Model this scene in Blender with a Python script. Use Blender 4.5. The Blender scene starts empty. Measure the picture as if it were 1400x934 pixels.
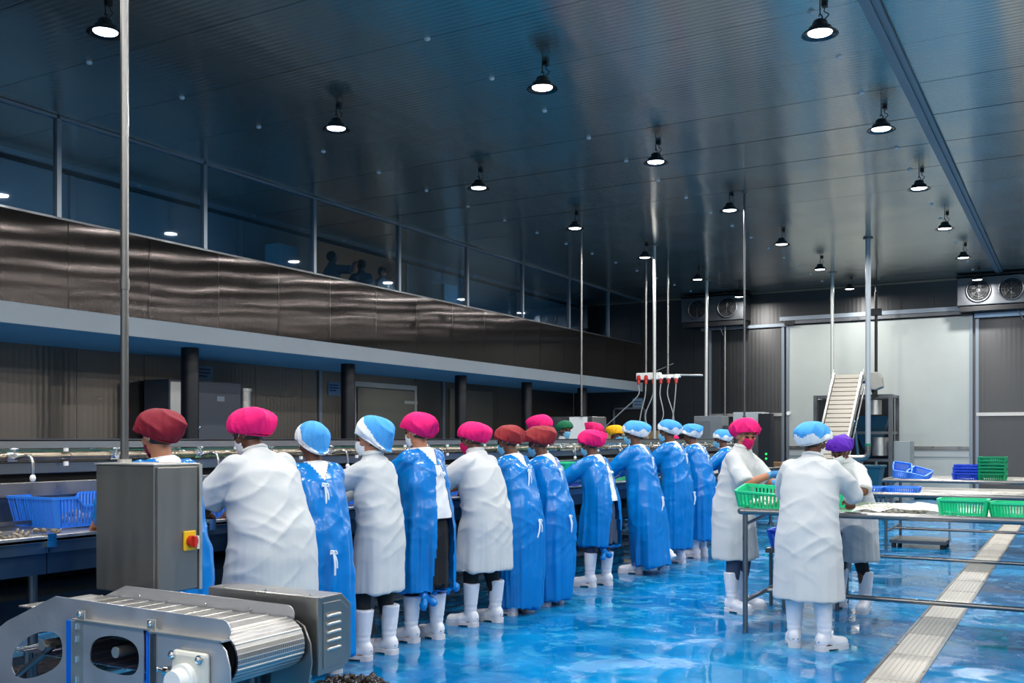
import bpy, bmesh, math, random
import numpy as np
from mathutils import Vector, Matrix
PI = math.pi
C = bpy.context.scene.collection
D = bpy.data
random.seed(7)

# ------------------------------------------------------------------ camera, world, light, exposure
F_PX = 1361.0
YAW = math.atan(775 / F_PX)
cam_d = D.cameras.new('camera'); cam = D.objects.new('camera', cam_d); C.objects.link(cam)
cam_d.sensor_width = 36; cam_d.lens = 36 * F_PX / 1400
cam_d.shift_y = 133 / 1400; cam_d.clip_start = 0.05; cam_d.clip_end = 200
cam.location = (0, 0, 1.45); cam.rotation_euler = (PI / 2, 0, YAW)
bpy.context.scene.camera = cam
w = D.worlds.new('world'); bpy.context.scene.world = w; w.use_nodes = True
w.node_tree.nodes['Background'].inputs[0].default_value = (.55, .65, .8, 1)
w.node_tree.nodes['Background'].inputs[1].default_value = .15
vs = bpy.context.scene.view_settings
vs.view_transform = 'Standard'; vs.look = 'None'; vs.gamma = 1; vs.use_curve_mapping = False
vs.exposure = 0.0
LAMP_W = 34.0
LAMP_COL = (1.0, .975, .94)
CEIL = 5.27
LAMP_ROWS = (-7.39, -4.72, -1.97, .78, 3.5)
LAMP_Y0, LAMP_DY = 5.8, 3.11

# ------------------------------------------------------------------ materials
MATS = {}
def lin(c):
    return tuple(((x / 255) / 12.92 if x / 255 <= .04045 else ((x / 255 + .055) / 1.055) ** 2.4) for x in c)
def mat(name, rgb, rough=.5, metal=0.0, var=0.0, vscale=3.0, bump=0.0, bscale=40.0, stretch=(1, 1, 1), aniso=0.0,
        tan=None, spec=.5, coat=0.0, emit=0.0, trans=0.0, rvar=0.0, raw=False):
    if name in MATS: return MATS[name]
    m = D.materials.new(name); m.use_nodes = True; nt = m.node_tree; N = nt.nodes; L = nt.links
    b = N['Principled BSDF']
    col = rgb if raw else lin(rgb)
    b.inputs['Base Color'].default_value = (*col, 1)
    b.inputs['Roughness'].default_value = rough; b.inputs['Metallic'].default_value = metal
    b.inputs['Specular IOR Level'].default_value = spec
    if coat: b.inputs['Coat Weight'].default_value = coat; b.inputs['Coat Roughness'].default_value = .08
    if emit:
        b.inputs['Emission Color'].default_value = (*col, 1); b.inputs['Emission Strength'].default_value = emit
    if trans: b.inputs['Transmission Weight'].default_value = trans
    tc = mp = None
    if var or bump or rvar:
        tc = N.new('ShaderNodeTexCoord'); mp = N.new('ShaderNodeMapping'); mp.inputs['Scale'].default_value = stretch
        L.new(tc.outputs['Object'], mp.inputs['Vector'])
    if var or rvar:
        n = N.new('ShaderNodeTexNoise'); n.inputs['Scale'].default_value = vscale; n.inputs['Detail'].default_value = 5
        L.new(mp.outputs[0], n.inputs['Vector'])
        if var:
            r = N.new('ShaderNodeValToRGB'); r.color_ramp.elements[0].position = .3; r.color_ramp.elements[1].position = .7
            r.color_ramp.elements[0].color = (*[c * (1 - var) for c in col], 1)
            r.color_ramp.elements[1].color = (*[min(1, c * (1 + var * .6)) for c in col], 1)
            L.new(n.outputs[0], r.inputs[0]); L.new(r.outputs[0], b.inputs['Base Color'])
        if rvar:
            q = N.new('ShaderNodeMapRange'); q.inputs['To Min'].default_value = max(0.02, rough - rvar)
            q.inputs['To Max'].default_value = rough + rvar; q.inputs['From Min'].default_value = .3; q.inputs['From Max'].default_value = .7
            L.new(n.outputs[0], q.inputs[0]); L.new(q.outputs[0], b.inputs['Roughness'])
    if bump:
        n2 = N.new('ShaderNodeTexNoise'); n2.inputs['Scale'].default_value = bscale; n2.inputs['Detail'].default_value = 3
        bp = N.new('ShaderNodeBump'); bp.inputs['Strength'].default_value = bump; bp.inputs['Distance'].default_value = .01
        L.new(mp.outputs[0], n2.inputs['Vector']); L.new(n2.outputs[0], bp.inputs['Height']); L.new(bp.outputs[0], b.inputs['Normal'])
    if aniso:
        b.inputs['Anisotropic'].default_value = aniso
        v = N.new('ShaderNodeCombineXYZ')
        for i in range(3): v.inputs[i].default_value = tan[i]
        L.new(v.outputs[0], b.inputs['Tangent'])
    MATS[name] = m
    return m
def ribbed(name, rgb, rough, axis, freq, strength, aniso, tan, wob=.25, metal=.9, vscale=.5, dist=.004, nst=(1, 1, 1)):
    """sheet metal with fine parallel ribs along one axis and slow waviness"""
    m = mat(name, rgb, rough, metal, aniso=aniso, tan=tan)
    nt = m.node_tree; N = nt.nodes; L = nt.links; b = N['Principled BSDF']
    g = N.new('ShaderNodeNewGeometry'); s = N.new('ShaderNodeSeparateXYZ'); L.new(g.outputs['Position'], s.inputs[0])
    mu = N.new('ShaderNodeMath'); mu.operation = 'MULTIPLY'; mu.inputs[1].default_value = freq * 2 * PI
    L.new(s.outputs[axis], mu.inputs[0])
    si = N.new('ShaderNodeMath'); si.operation = 'SINE'; L.new(mu.outputs[0], si.inputs[0])
    n = N.new('ShaderNodeTexNoise'); n.inputs['Scale'].default_value = vscale; n.inputs['Detail'].default_value = 2
    nm = N.new('ShaderNodeMapping'); nm.inputs['Scale'].default_value = nst
    L.new(g.outputs['Position'], nm.inputs['Vector']); L.new(nm.outputs[0], n.inputs['Vector'])
    bp = N.new('ShaderNodeBump'); bp.inputs['Strength'].default_value = strength; bp.inputs['Distance'].default_value = dist
    L.new(si.outputs[0], bp.inputs['Height'])
    bp2 = N.new('ShaderNodeBump'); bp2.inputs['Strength'].default_value = wob; bp2.inputs['Distance'].default_value = .05
    L.new(n.outputs[0], bp2.inputs['Height']); L.new(bp.outputs[0], bp2.inputs['Normal']); L.new(bp2.outputs[0], b.inputs['Normal'])
    n3 = N.new('ShaderNodeTexNoise'); n3.inputs['Scale'].default_value = 1.3; n3.inputs['Detail'].default_value = 4
    L.new(g.outputs['Position'], n3.inputs['Vector'])
    mr = N.new('ShaderNodeMapRange'); mr.inputs['To Min'].default_value = rough * .75; mr.inputs['To Max'].default_value = rough * 1.25
    L.new(n3.outputs[0], mr.inputs[0]); L.new(mr.outputs[0], b.inputs['Roughness'])
    return m

M_steel = mat('brushed_steel', (150, 150, 148), .34, .95, rvar=.1, vscale=6)
M_steel_l = mat('satin_steel', (205, 203, 198), .38, .9, rvar=.1, vscale=5, bump=.15, bscale=60)
M_steel_d = mat('dull_steel', (105, 108, 112), .36, .9, rvar=.1, vscale=4)
M_box = mat('cabinet_steel', (140, 138, 135), .38, .85, rvar=.08, vscale=3, stretch=(4, 4, .6))
M_guard = mat('guard_steel', (190, 192, 198), .42, .75, rvar=.1, vscale=7, bump=.12, bscale=30)
M_chrome = mat('chrome', (225, 225, 225), .12, 1)
M_tube = mat('tube_steel', (135, 135, 135), .28, .95)
M_white_pl = mat('white_plastic', (232, 234, 232), .35)
M_cream = mat('cream_housing', (205, 205, 195), .4)
M_black = mat('black_rubber', (14, 15, 18), .5)
M_col = mat('black_column_paint', (8, 11, 20), .45)
M_blue_film = mat('blue_film', (0, 95, 200), .3)
M_red = mat('red_plastic', (185, 40, 30), .4)
M_yellow = mat('yellow_plastic', (225, 180, 20), .45)
M_green_led = mat('green_indicator', (30, 220, 90), .4, emit=2.0)
M_fascia = mat('painted_fascia', (130, 140, 148), .6, var=.06, vscale=1.2)
M_soffit = mat('painted_soffit', (140, 165, 180), .5, var=.05)
M_frame = mat('aluminium_frame', (135, 145, 155), .4, .7)
M_door = mat('white_door_skin', (172, 178, 174), .38, .1, var=.03, bump=.05, bscale=4)
M_dark = mat('cavity_shade', (12, 14, 16), .8)  # near-black sheets that stand in for the shade inside hollows
M_card = mat('cardboard', (150, 118, 84), .85, var=.1)
M_paper = mat('paper_notice', (104, 128, 150), .7)
M_ink = mat('printed_line', (35, 60, 100), .7)
M_teal = mat('teal_plastic', (0, 70, 92), .4)
M_bbask = mat('blue_basket_plastic', (35, 120, 228), .38)
M_gbask = mat('green_basket_plastic', (25, 196, 140), .38)
M_dgbask = mat('dark_green_basket_plastic', (0, 140, 95), .38)
M_bblue = mat('royal_blue_basket_plastic', (20, 70, 200), .4)
M_shell = mat('shellfish', (120, 110, 95), .35, var=.55, vscale=30)
M_meat = mat('pale_shellfish_meat', (215, 210, 198), .4, var=.25, vscale=40)
M_shelld = mat('wet_black_shells', (42, 36, 32), .18, var=.6, vscale=25)
M_bag = mat('clear_plastic_bag', (225, 232, 236), .25, trans=.3)
M_skin = mat('skin_brown', (96, 60, 44), .55, var=.06)
M_skin2 = mat('skin_tan', (176, 118, 88), .5, var=.05)
M_hair = mat('hair_black', (16, 13, 12), .5)
M_eye = mat('eye', (22, 16, 14), .2)
M_lash = mat('brow', (25, 16, 12), .6)
M_coat = mat('white_cotton', (200, 204, 206), .85, var=.03, bump=.06, bscale=60, spec=.2)
M_shirt = mat('white_undershirt', (225, 228, 232), .8, spec=.2)
M_gown = mat('blue_poly_gown', (0, 121, 204), .22, var=.07, vscale=5, bump=.38, bscale=10, spec=.5)
M_tie = mat('white_tape', (225, 235, 245), .6)
M_trouser = mat('black_trousers', (16, 18, 24), .8)
M_trouser2 = mat('grey_trousers', (58, 72, 96), .8)
M_boot = mat('white_rubber', (226, 229, 238), .35, var=.03)
M_sole = mat('boot_sole', (206, 208, 216), .5)
M_glove = mat('blue_nitrile', (80, 165, 225), .4)
M_pink = mat('pink_cap_cloth', (226, 22, 112), .75, bump=.3, bscale=60, spec=.25)
M_pinkm = mat('magenta_mask_cloth', (200, 16, 95), .75, spec=.25)
M_maroon = mat('maroon_cap_cloth', (124, 26, 44), .7, bump=.3, bscale=60, spec=.25)
M_rust = mat('rust_cap_cloth', (142, 42, 48), .7, bump=.3, bscale=60, spec=.25)
M_greenc = mat('green_cap_cloth', (10, 96, 62), .7, spec=.25)
M_yellowc = mat('yellow_cap_cloth', (240, 176, 20), .7, spec=.25)
M_purple = mat('purple_cap_cloth', (84, 28, 165), .7, spec=.25)
M_cblue = mat('light_blue_cap_cloth', (72, 158, 226), .7, bump=.3, bscale=60, spec=.25)
M_cwhite = mat('white_cap_cloth', (232, 236, 240), .75, bump=.3, bscale=60, spec=.25)
M_maskw = mat('white_mask_cloth', (228, 232, 236), .8)
M_maskb = mat('blue_mask_cloth', (110, 185, 220), .8)
M_vis = mat('grey_shirt', (70, 82, 95), .8)
M_vis2 = mat('pale_shirt', (110, 130, 150), .8)
M_lamp = mat('lamp_housing', (28, 29, 32), .35, .3)
M_rim = mat('lamp_rim', (50, 52, 56), .15, .9)
M_diff = mat('lamp_diffuser', (245, 250, 255), .4, emit=9.0)
M_diff.cycles.emission_sampling = 'NONE'
M_cable = mat('black_cable', (14, 14, 15), .5)
M_gcable = mat('grey_cable', (150, 155, 155), .5)
M_bolt = mat('nylon_bolt', (200, 205, 210), .4)
M_gal = mat('gallery_lining', (92, 108, 120), .6, var=.1, vscale=.7)
M_galw = mat('gallery_lining_warm_lit', (120, 100, 80), .6, var=.15, vscale=.8)  # lining colour carries the warm light falling on it
M_galp = mat('gallery_pillar_paint', (100, 140, 160), .6)
M_wall_hid = mat('warm_wall_panel', (205, 190, 158), .6)
M_seam = mat('seam_strip', (60, 62, 62), .4, .8)

M_ceil = ribbed('ceiling_sheet', (184, 181, 171), .21, 1, 1 / .075, .16, .92, (0, 1, 0), wob=.32, metal=.90, vscale=1.0, dist=.003, nst=(1.1, .07, 1))
M_par = ribbed('parapet_sheet', (60, 56, 55), .10, 1, 1 / .018, .34, 1.0, (0, 1, 0), wob=.012, metal=.95, vscale=1.0, dist=.0012, nst=(1, .6, 1))
M_wall = ribbed('wall_sheet', (125, 116, 106), .3, 1, 1 / .09, .1, .8, (0, 0, 1), wob=.03, metal=.92, vscale=.7)
M_back = ribbed('back_wall_sheet', (84, 84, 84), .42, 0, 1 / .1, .08, .6, (0, 0, 1), wob=.03, metal=.92, vscale=.7)

def floor_mat():
    m = D.materials.new('wet_blue_epoxy'); m.use_nodes = True; nt = m.node_tree; N = nt.nodes; L = nt.links; b = N['Principled BSDF']
    g = N.new('ShaderNodeNewGeometry'); mp = N.new('ShaderNodeMapping'); mp.inputs['Scale'].default_value = (1, 1, 1)
    L.new(g.outputs['Position'], mp.inputs['Vector'])
    def noise(scale, det, rough=.55, dist=0):
        n = N.new('ShaderNodeTexNoise'); n.inputs['Scale'].default_value = scale; n.inputs['Detail'].default_value = det
        n.inputs['Roughness'].default_value = rough; n.inputs['Distortion'].default_value = dist
        L.new(mp.outputs[0], n.inputs['Vector']); return n
    def ramp(src, p0, c0, p1, c1):
        r = N.new('ShaderNodeValToRGB'); e = r.color_ramp.elements
        e[0].position = p0; e[0].color = (*c0, 1); e[1].position = p1; e[1].color = (*c1, 1); L.new(src, r.inputs[0]); return r
    a = noise(1.1, 5, .6, .4)
    base = ramp(a.outputs[0], .38, lin((0, 100, 160)), .62, lin((2, 128, 186)))
    s = noise(5.5, 6, .62, .6)
    msk = ramp(s.outputs[0], .53, (0, 0, 0), .60, (1, 1, 1))
    big = noise(.8, 3)
    mb = ramp(big.outputs[0], .42, (.12, .12, .12), .6, (.8, .8, .8))
    mm = N.new('ShaderNodeMath'); mm.operation = 'MULTIPLY'; L.new(msk.outputs[0], mm.inputs[0]); L.new(mb.outputs[0], mm.inputs[1])
    mix = N.new('ShaderNodeMixRGB'); mix.inputs[2].default_value = (*lin((70, 168, 205)), 1)
    L.new(mm.outputs[0], mix.inputs[0]); L.new(base.outputs[0], mix.inputs[1]); L.new(mix.outputs[0], b.inputs['Base Color'])
    w1 = noise(2.2, 4, .6, .8)
    rr = ramp(w1.outputs[0], .44, (.05,) * 3, .58, (.3,) * 3)
    L.new(rr.outputs[0], b.inputs['Roughness'])
    bn = noise(6, 3); bp = N.new('ShaderNodeBump'); bp.inputs['Strength'].default_value = .045; bp.inputs['Distance'].default_value = .02
    L.new(bn.outputs[0], bp.inputs['Height']); L.new(bp.outputs[0], b.inputs['Normal'])
    b.inputs['Specular IOR Level'].default_value = .5
    return m
M_floor = floor_mat()
def glass_mat():
    m = D.materials.new('tinted_glass'); m.use_nodes = True; nt = m.node_tree; N = nt.nodes; L = nt.links
    out = N['Material Output']; N.remove(N['Principled BSDF'])
    t = N.new('ShaderNodeBsdfTransparent'); t.inputs[0].default_value = (.55, .68, .78, 1)
    g = N.new('ShaderNodeBsdfGlossy'); g.inputs['Roughness'].default_value = .02; g.inputs[0].default_value = (.8, .9, 1, 1)
    f = N.new('ShaderNodeFresnel'); gb = N.new('ShaderNodeNewGeometry'); io = N.new('ShaderNodeMapRange')
    io.inputs['To Min'].default_value = 1.5; io.inputs['To Max'].default_value = 1 / 1.5   # the same pane reflectance from both faces
    L.new(gb.outputs['Backfacing'], io.inputs[0]); L.new(io.outputs[0], f.inputs[0])
    mx = N.new('ShaderNodeMixShader'); L.new(f.outputs[0], mx.inputs[0]); L.new(t.outputs[0], mx.inputs[1]); L.new(g.outputs[0], mx.inputs[2])
    L.new(mx.outputs[0], out.inputs[0]); return m
M_glass = glass_mat()

# ------------------------------------------------------------------ object helpers
class MB:
    def __init__(s): s.v = []; s.f = []; s.sm = []
    def add(s, v, f, smooth=False):
        o = len(s.v); s.v += [tuple(p) for p in v]; s.f += [tuple(i + o for i in q) for q in f]; s.sm += [smooth] * len(f); return s
    def box(s, x0, x1, y0, y1, z0, z1):
        v = [(x, y, z) for x in (x0, x1) for y in (y0, y1) for z in (z0, z1)]
        return s.add(v, [(0, 1, 3, 2), (4, 6, 7, 5), (0, 4, 5, 1), (2, 3, 7, 6), (0, 2, 6, 4), (1, 5, 7, 3)])
    def cyl(s, p0, p1, r0, r1=None, n=12, cap=True):
        r1 = r0 if r1 is None else r1
        p0 = Vector(p0); p1 = Vector(p1); a = (p1 - p0).normalized(); u = a.orthogonal().normalized(); w_ = a.cross(u)
        v = [p + (u * math.cos(2 * PI * i / n) + w_ * math.sin(2 * PI * i / n)) * r for p, r in ((p0, r0), (p1, r1)) for i in range(n)]
        s.add(v, [(i, (i + 1) % n, n + (i + 1) % n, n + i) for i in range(n)], True)
        if cap: s.add(v, [tuple(range(n - 1, -1, -1)), tuple(range(n, 2 * n))])
        return s
    def tube(s, pts, r, n=8):
        pts = [Vector(p) for p in pts]; v = []; f = []
        t = (pts[1] - pts[0]).normalized(); u = t.orthogonal().normalized()
        for i, p in enumerate(pts):
            t = (pts[min(i + 1, len(pts) - 1)] - pts[max(i - 1, 0)]).normalized()
            u = (u - t * u.dot(t)).normalized(); w_ = t.cross(u); rr = r[i] if isinstance(r, (list, tuple)) else r
            v += [p + (u * math.cos(2 * PI * k / n) + w_ * math.sin(2 * PI * k / n)) * rr for k in range(n)]
        for i in range(len(pts) - 1):
            f += [(i * n + k, i * n + (k + 1) % n, (i + 1) * n + (k + 1) % n, (i + 1) * n + k) for k in range(n)]
        s.add(v, f, True); s.add(v, [tuple(range(n - 1, -1, -1)), tuple(range((len(pts) - 1) * n, len(pts) * n))]); return s
    def lathe(s, prof, c=(0, 0, 0), n=24):
        v = [(c[0] + r * math.cos(2 * PI * k / n), c[1] + r * math.sin(2 * PI * k / n), c[2] + z) for r, z in prof for k in range(n)]
        f = [(i * n + k, i * n + (k + 1) % n, (i + 1) * n + (k + 1) % n, (i + 1) * n + k) for i in range(len(prof) - 1) for k in range(n)]
        return s.add(v, f, True)
    def ball(s, c, r, n=10, m=6, sc=(1, 1, 1)):
        v = [(c[0], c[1], c[2] + r * sc[2])]; f = []
        for i in range(1, m):
            a = PI * i / m
            v += [(c[0] + r * sc[0] * math.sin(a) * math.cos(2 * PI * k / n), c[1] + r * sc[1] * math.sin(a) * math.sin(2 * PI * k / n), c[2] + r * sc[2] * math.cos(a)) for k in range(n)]
        v.append((c[0], c[1], c[2] - r * sc[2])); e = len(v) - 1
        for k in range(n):
            f.append((0, 1 + k, 1 + (k + 1) % n)); f.append((e, e - n + (k + 1) % n, e - n + k))
            for i in range(m - 2): f.append((1 + i * n + k, 1 + (i + 1) * n + k, 1 + (i + 1) * n + (k + 1) % n, 1 + i * n + (k + 1) % n))
        return s.add(v, f, True)
    def prism(s, poly, y0, y1, axes=(0, 2, 1)):
        """polygon in two axes extruded along the third"""
        n = len(poly); v = []
        for y in (y0, y1):
            for a, b_ in poly:
                p = [0, 0, 0]; p[axes[0]] = a; p[axes[1]] = b_; p[axes[2]] = y; v.append(p)
        return s.add(v, [(i, (i + 1) % n, n + (i + 1) % n, n + i) for i in range(n)] + [tuple(range(n - 1, -1, -1)), tuple(range(n, 2 * n))])
    def mesh(s, name):
        me = D.meshes.new(name); me.from_pydata(s.v, [], s.f); me.polygons.foreach_set('use_smooth', s.sm)
        me.validate(); me.update(); return me
    def build(s, name, m, parent=None, bevel=0, loc=None, rotz=0):
        me = s.mesh(name)
        if len(me.polygons):
            bm = bmesh.new(); bm.from_mesh(me); bmesh.ops.recalc_face_normals(bm, faces=bm.faces); bm.to_mesh(me); bm.free()
        me.materials.append(m); o = D.objects.new(name, me); C.objects.link(o)
        if parent: o.parent = parent
        if loc: o.location = loc
        if rotz: o.rotation_euler.z = rotz
        if bevel:
            b = o.modifiers.new('bevel', 'BEVEL'); b.width = bevel; b.segments = 2; b.limit_method = 'ANGLE'; b.angle_limit = .6
        return o
def tag(o, label, cat, group=None, kind=None):
    o['label'] = label; o['category'] = cat
    if group: o['group'] = group
    if kind: o['kind'] = kind
    return o
def thing(name, label, cat, loc=(0, 0, 0), rotz=0, group=None):
    o = D.objects.new(name, None); C.objects.link(o); o.location = loc; o.rotation_euler = (0, 0, rotz)
    o.empty_display_size = .1
    return tag(o, label, cat, group)
def struct(o): o['kind'] = 'structure'; return o
def copy_tree(o, parent=None):
    c = o.copy(); C.objects.link(c); c.parent = parent
    for ch in list(o.children): copy_tree(ch, c)
    return c
def smooth_path(pts, n=8):
    P = [Vector(p) for p in pts]; P = [P[0] * 2 - P[1]] + P + [P[-1] * 2 - P[-2]]; out = []
    for i in range(1, len(P) - 2):
        for k in range(n):
            t = k / n; a, b_, c, d = P[i - 1:i + 3]
            out.append(.5 * ((2 * b_) + (c - a) * t + (2 * a - 5 * b_ + 4 * c - d) * t * t + (3 * b_ - a - 3 * c + d) * t ** 3))
    out.append(P[-2]); return out
def plate(name, outline, holes, y0, y1, m, parent, bevel=0):
    """flat sheet in the XZ plane with real holes"""
    cu = D.curves.new(name, 'CURVE'); cu.dimensions = '2D'; cu.fill_mode = 'BOTH'; cu.extrude = abs(y1 - y0) / 2
    for pts in [outline] + holes:
        sp = cu.splines.new('POLY'); sp.points.add(len(pts) - 1)
        for i, (a, b_) in enumerate(pts): sp.points[i].co = (a, b_, 0, 1)
        sp.use_cyclic_u = True
    t = D.objects.new(name, cu); C.objects.link(t)
    dg = bpy.context.evaluated_depsgraph_get(); me = D.meshes.new_from_object(t.evaluated_get(dg), depsgraph=dg)
    D.objects.remove(t); D.curves.remove(cu)
    me.transform(Matrix.Translation((0, (y0 + y1) / 2, 0)) @ Matrix.Rotation(PI / 2, 4, 'X'))
    me.name = name; me.materials.clear(); me.materials.append(m)
    o = D.objects.new(name, me); C.objects.link(o); o.parent = parent; return o
def rounded(pts, k=3):
    """subdivide a closed outline into a smooth one"""
    for _ in range(k):
        q = []
        for i in range(len(pts)):
            a = pts[i]; b_ = pts[(i + 1) % len(pts)]
            q += [(a[0] * .75 + b_[0] * .25, a[1] * .75 + b_[1] * .25), (a[0] * .25 + b_[0] * .75, a[1] * .25 + b_[1] * .75)]
        pts = q
    return pts

# ------------------------------------------------------------------ setting: floor and ceiling
X0, X1, YB0, YB = -12.6, 6.2, -5.0, 25.7
f = MB(); f.box(X0 - .1, X1 + .1, YB0 - .1, YB + .1, -.1, 0); struct(f.build('floor', M_floor))
ceil = MB().box(X0 - .1, X1 + .1, YB0 - .1, YB + .1, CEIL + .03, CEIL + .12).build('ceiling', M_seam); struct(ceil)
pm = None
y = 7.85 - 1.2 * 11
rc = random.Random(3)
while y < YB + .1:
    a, b_ = max(y + .004, YB0), min(y + 1.196, YB)
    if b_ - a > .1:
        v = []; fs = []; nx, ny = 26, 4
        ph = rc.random() * 6; tilt = rc.uniform(-.003, .003)
        for i in range(nx + 1):
            for j in range(ny + 1):
                X = X0 + (X1 - X0) * i / nx; t = j / ny
                v.append((X, a + (b_ - a) * t, CEIL + .004 * math.sin(PI * t) * math.sin(X * .9 + ph) + tilt * (t - .5)))
        for i in range(nx):
            for j in range(ny):
                k = i * (ny + 1) + j; fs.append((k, k + ny + 1, k + ny + 2, k + 1))
        MB().add(v, fs, True).build('ceiling_panel', M_ceil, ceil)
    y += 1.2
bm_ = MB().lathe([(0, -.022), (.022, -.020), (.03, -.008), (.03, 0)], n=12).mesh('ceiling_bolt'); bm_.materials.append(M_bolt)
for X in (-8.72, -5.4, -2.08):
    for k in range(-3, 15):
        yy = 7.85 + 1.2 * k
        if yy > YB - .3 or yy < 3: continue
        o = D.objects.new('ceiling_bolt', bm_); C.objects.link(o); o.parent = ceil; o.location = (X, yy, CEIL)
# ceiling rail above the right lamps
r = MB(); r.box(-1.66, -1.50, YB0, YB - .02, CEIL - .035, CEIL - .006); r.box(-1.60, -1.56, YB0, YB - .02, CEIL - .06, CEIL - .035)
struct(r.build('trim_1', mat('ceiling_rail_paint', (105, 122, 132), .45, .4)))

# ------------------------------------------------------------------ back wall with sliding doors
wb = MB().box(X0, X1, YB + .02, YB + .2, 0, CEIL).build('wall_back', M_seam); struct(wb)
xx = X0
while xx < X1 - .05:
    a, b_ = xx + .004, min(xx + 1.196, X1)
    for z0, z1 in ((0.0, 2.30), (2.305, CEIL)):
        MB().box(a, b_, YB, YB + .02, z0, z1).build('wall_panel', M_back, wb)
    xx += 1.2
MB().box(X0, X1, YB - .03, YB, CEIL - .06, CEIL - .02).build('cornice_strip', mat('cornice_metal', (150, 140, 120), .4, .8), wb)
def sliding_door(n, x0, x1, z1, m):
    d = D.objects.new('door_%d' % n, None); C.objects.link(d); struct(d); d.location = (x0, YB, 0)
    w_ = x1 - x0
    MB().box(.05, w_ - .05, -.10, -.02, .03, z1).build('leaf', m, d, bevel=.006)
    MB().box(0, .07, -.12, -.01, .0, z1 + .03).build('jamb', M_frame, d)
    MB().box(w_ - .07, w_, -.12, -.01, .0, z1 + .03).build('jamb', M_frame, d)
    return d, w_
d1, w_ = sliding_door(1, -6.50, -2.16, 4.34, M_door)
MB().box(-.15, w_ + .15, -.20, -.06, 4.46, 4.56).build('track', M_frame, d1)
MB().box(-.05, w_, -.18, -.08, 4.37, 4.45).build('hanger_rail', M_steel_d, d1)
for q in (.1, w_ - .12): MB().box(q - .12, q + .12, -.22, -.08, 4.34, 4.46).build('roller_bracket', M_lamp, d1)
MB().box(.08, w_ - .08, -.135, -.10, 1.18, 1.27).build('bumper_rail', M_steel, d1)
MB().box(.08, w_ - .08, -.12, -.10, 1.02, 1.17).build('kick_strip', mat('grey_kick', (165, 170, 170), .4), d1)
MB().cyl((.06, -.16, 2.10), (.06, -.10, 2.10), .05).build('knob', M_white_pl, d1)
d2, w2 = sliding_door(2, -8.55, -6.55, 4.30, M_back)
MB().box(-.2, w2 + .05, -.16, -.08, 4.32, 4.40).build('track', M_frame, d2)
MB().box(0.02, w2 - .05, -.14, -.11, 2.03, 2.11).build('bumper_rail', M_steel_l, d2)
d3, w3 = sliding_door(3, -2.10, 1.6, 4.22, M_back)
MB().box(-.02, w3 + .1, -.16, -.08, 4.27, 4.38).build('track', mat('blue_grey_rail', (110, 135, 160), .35, .6), d3)
MB().box(0.02, w3, -.14, -.11, 1.98, 2.06).build('bumper_rail', M_steel_l, d3)
# window opening with sill at the far left of the back wall
d4 = D.objects.new('window_1', None); C.objects.link(d4); struct(d4); d4.location = (-11.35, YB, 1.6)
for b_ in ((0, .05, 0, .72), (.93, .98, 0, .72)): MB().box(b_[0], b_[1], -.05, 0, b_[2], b_[3]).build('frame', M_frame, d4)
MB().box(0, .98, -.05, 0, .67, .72).build('frame', M_frame, d4)
MB().box(.05, .93, -.02, -.005, 0, .67).build('opening', M_dark, d4)
MB().box(-.05, 1.05, -.3, 0, -.06, 0).build('sill', M_white_pl, d4)

# ------------------------------------------------------------------ left side: lower wall, gallery above
wl = MB().box(X0 - .1, X0 - .02, YB0, YB, 0, 2.8).build('wall_left', M_seam); struct(wl)
yy = YB0
while yy < YB - .05:
    MB().box(X0 - .02, X0, yy + .004, min(yy + 1.196, YB), 1.42, 2.80).build('wall_panel', M_wall, wl)
    MB().box(X0 - .02, X0, yy + .004, min(yy + 1.196, YB), 0, 1.414).build('wall_panel', M_wall, wl)
    yy += 1.2
for yt in (14.7, 18.95):
    MB().box(X0, X0 + .03, yt - .04, yt + .04, 0, 2.76).build('cover_strip', M_frame, wl)
GX = -10.5
gs = MB().box(X0, GX - .02, YB0, YB, 2.80, 3.0).build('floor_gallery', M_soffit); struct(gs)
MB().box(X0, GX, YB0, YB, 2.755, 2.80).build('soffit', M_soffit, gs)
MB().box(GX - .02, GX + .02, YB0, YB, 2.757, 3.0).build('fascia', M_fascia, gs)
wp = MB().box(GX - .10, GX - .012, YB0, YB, 3.0, 4.05).build('wall_gallery', M_seam); struct(wp)
rp = random.Random(11)
yy = 7.71 - 1.2 * 11
while yy < YB:
    a, b_ = max(yy + .004, YB0), min(yy + 1.196, YB)
    if b_ - a > .05:
        v = []; fs = []; ny, nz = 8, 6; ph = rp.random() * 6; tl = rp.uniform(-.006, .006); am = rp.uniform(.0005, .0015)
        for j in range(ny + 1):
            for k in range(nz + 1):
                t = j / ny; u = k / nz
                v.append((GX + .006 + am * math.sin(PI * t) * math.cos(4 * u + ph) + tl * (t - .5) * .3, a + (b_ - a) * t, 3.0 + 1.07 * u))
        for j in range(ny):
            for k in range(nz):
                q = j * (nz + 1) + k; fs.append((q, q + nz + 1, q + nz + 2, q + 1))
        MB().add(v, fs, True).build('parapet_panel', M_par, wp)
    yy += 1.2
MB().box(GX - .12, GX + .012, YB0, YB, 4.05, 4.075).build('sill', M_steel_d, wp)
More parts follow.
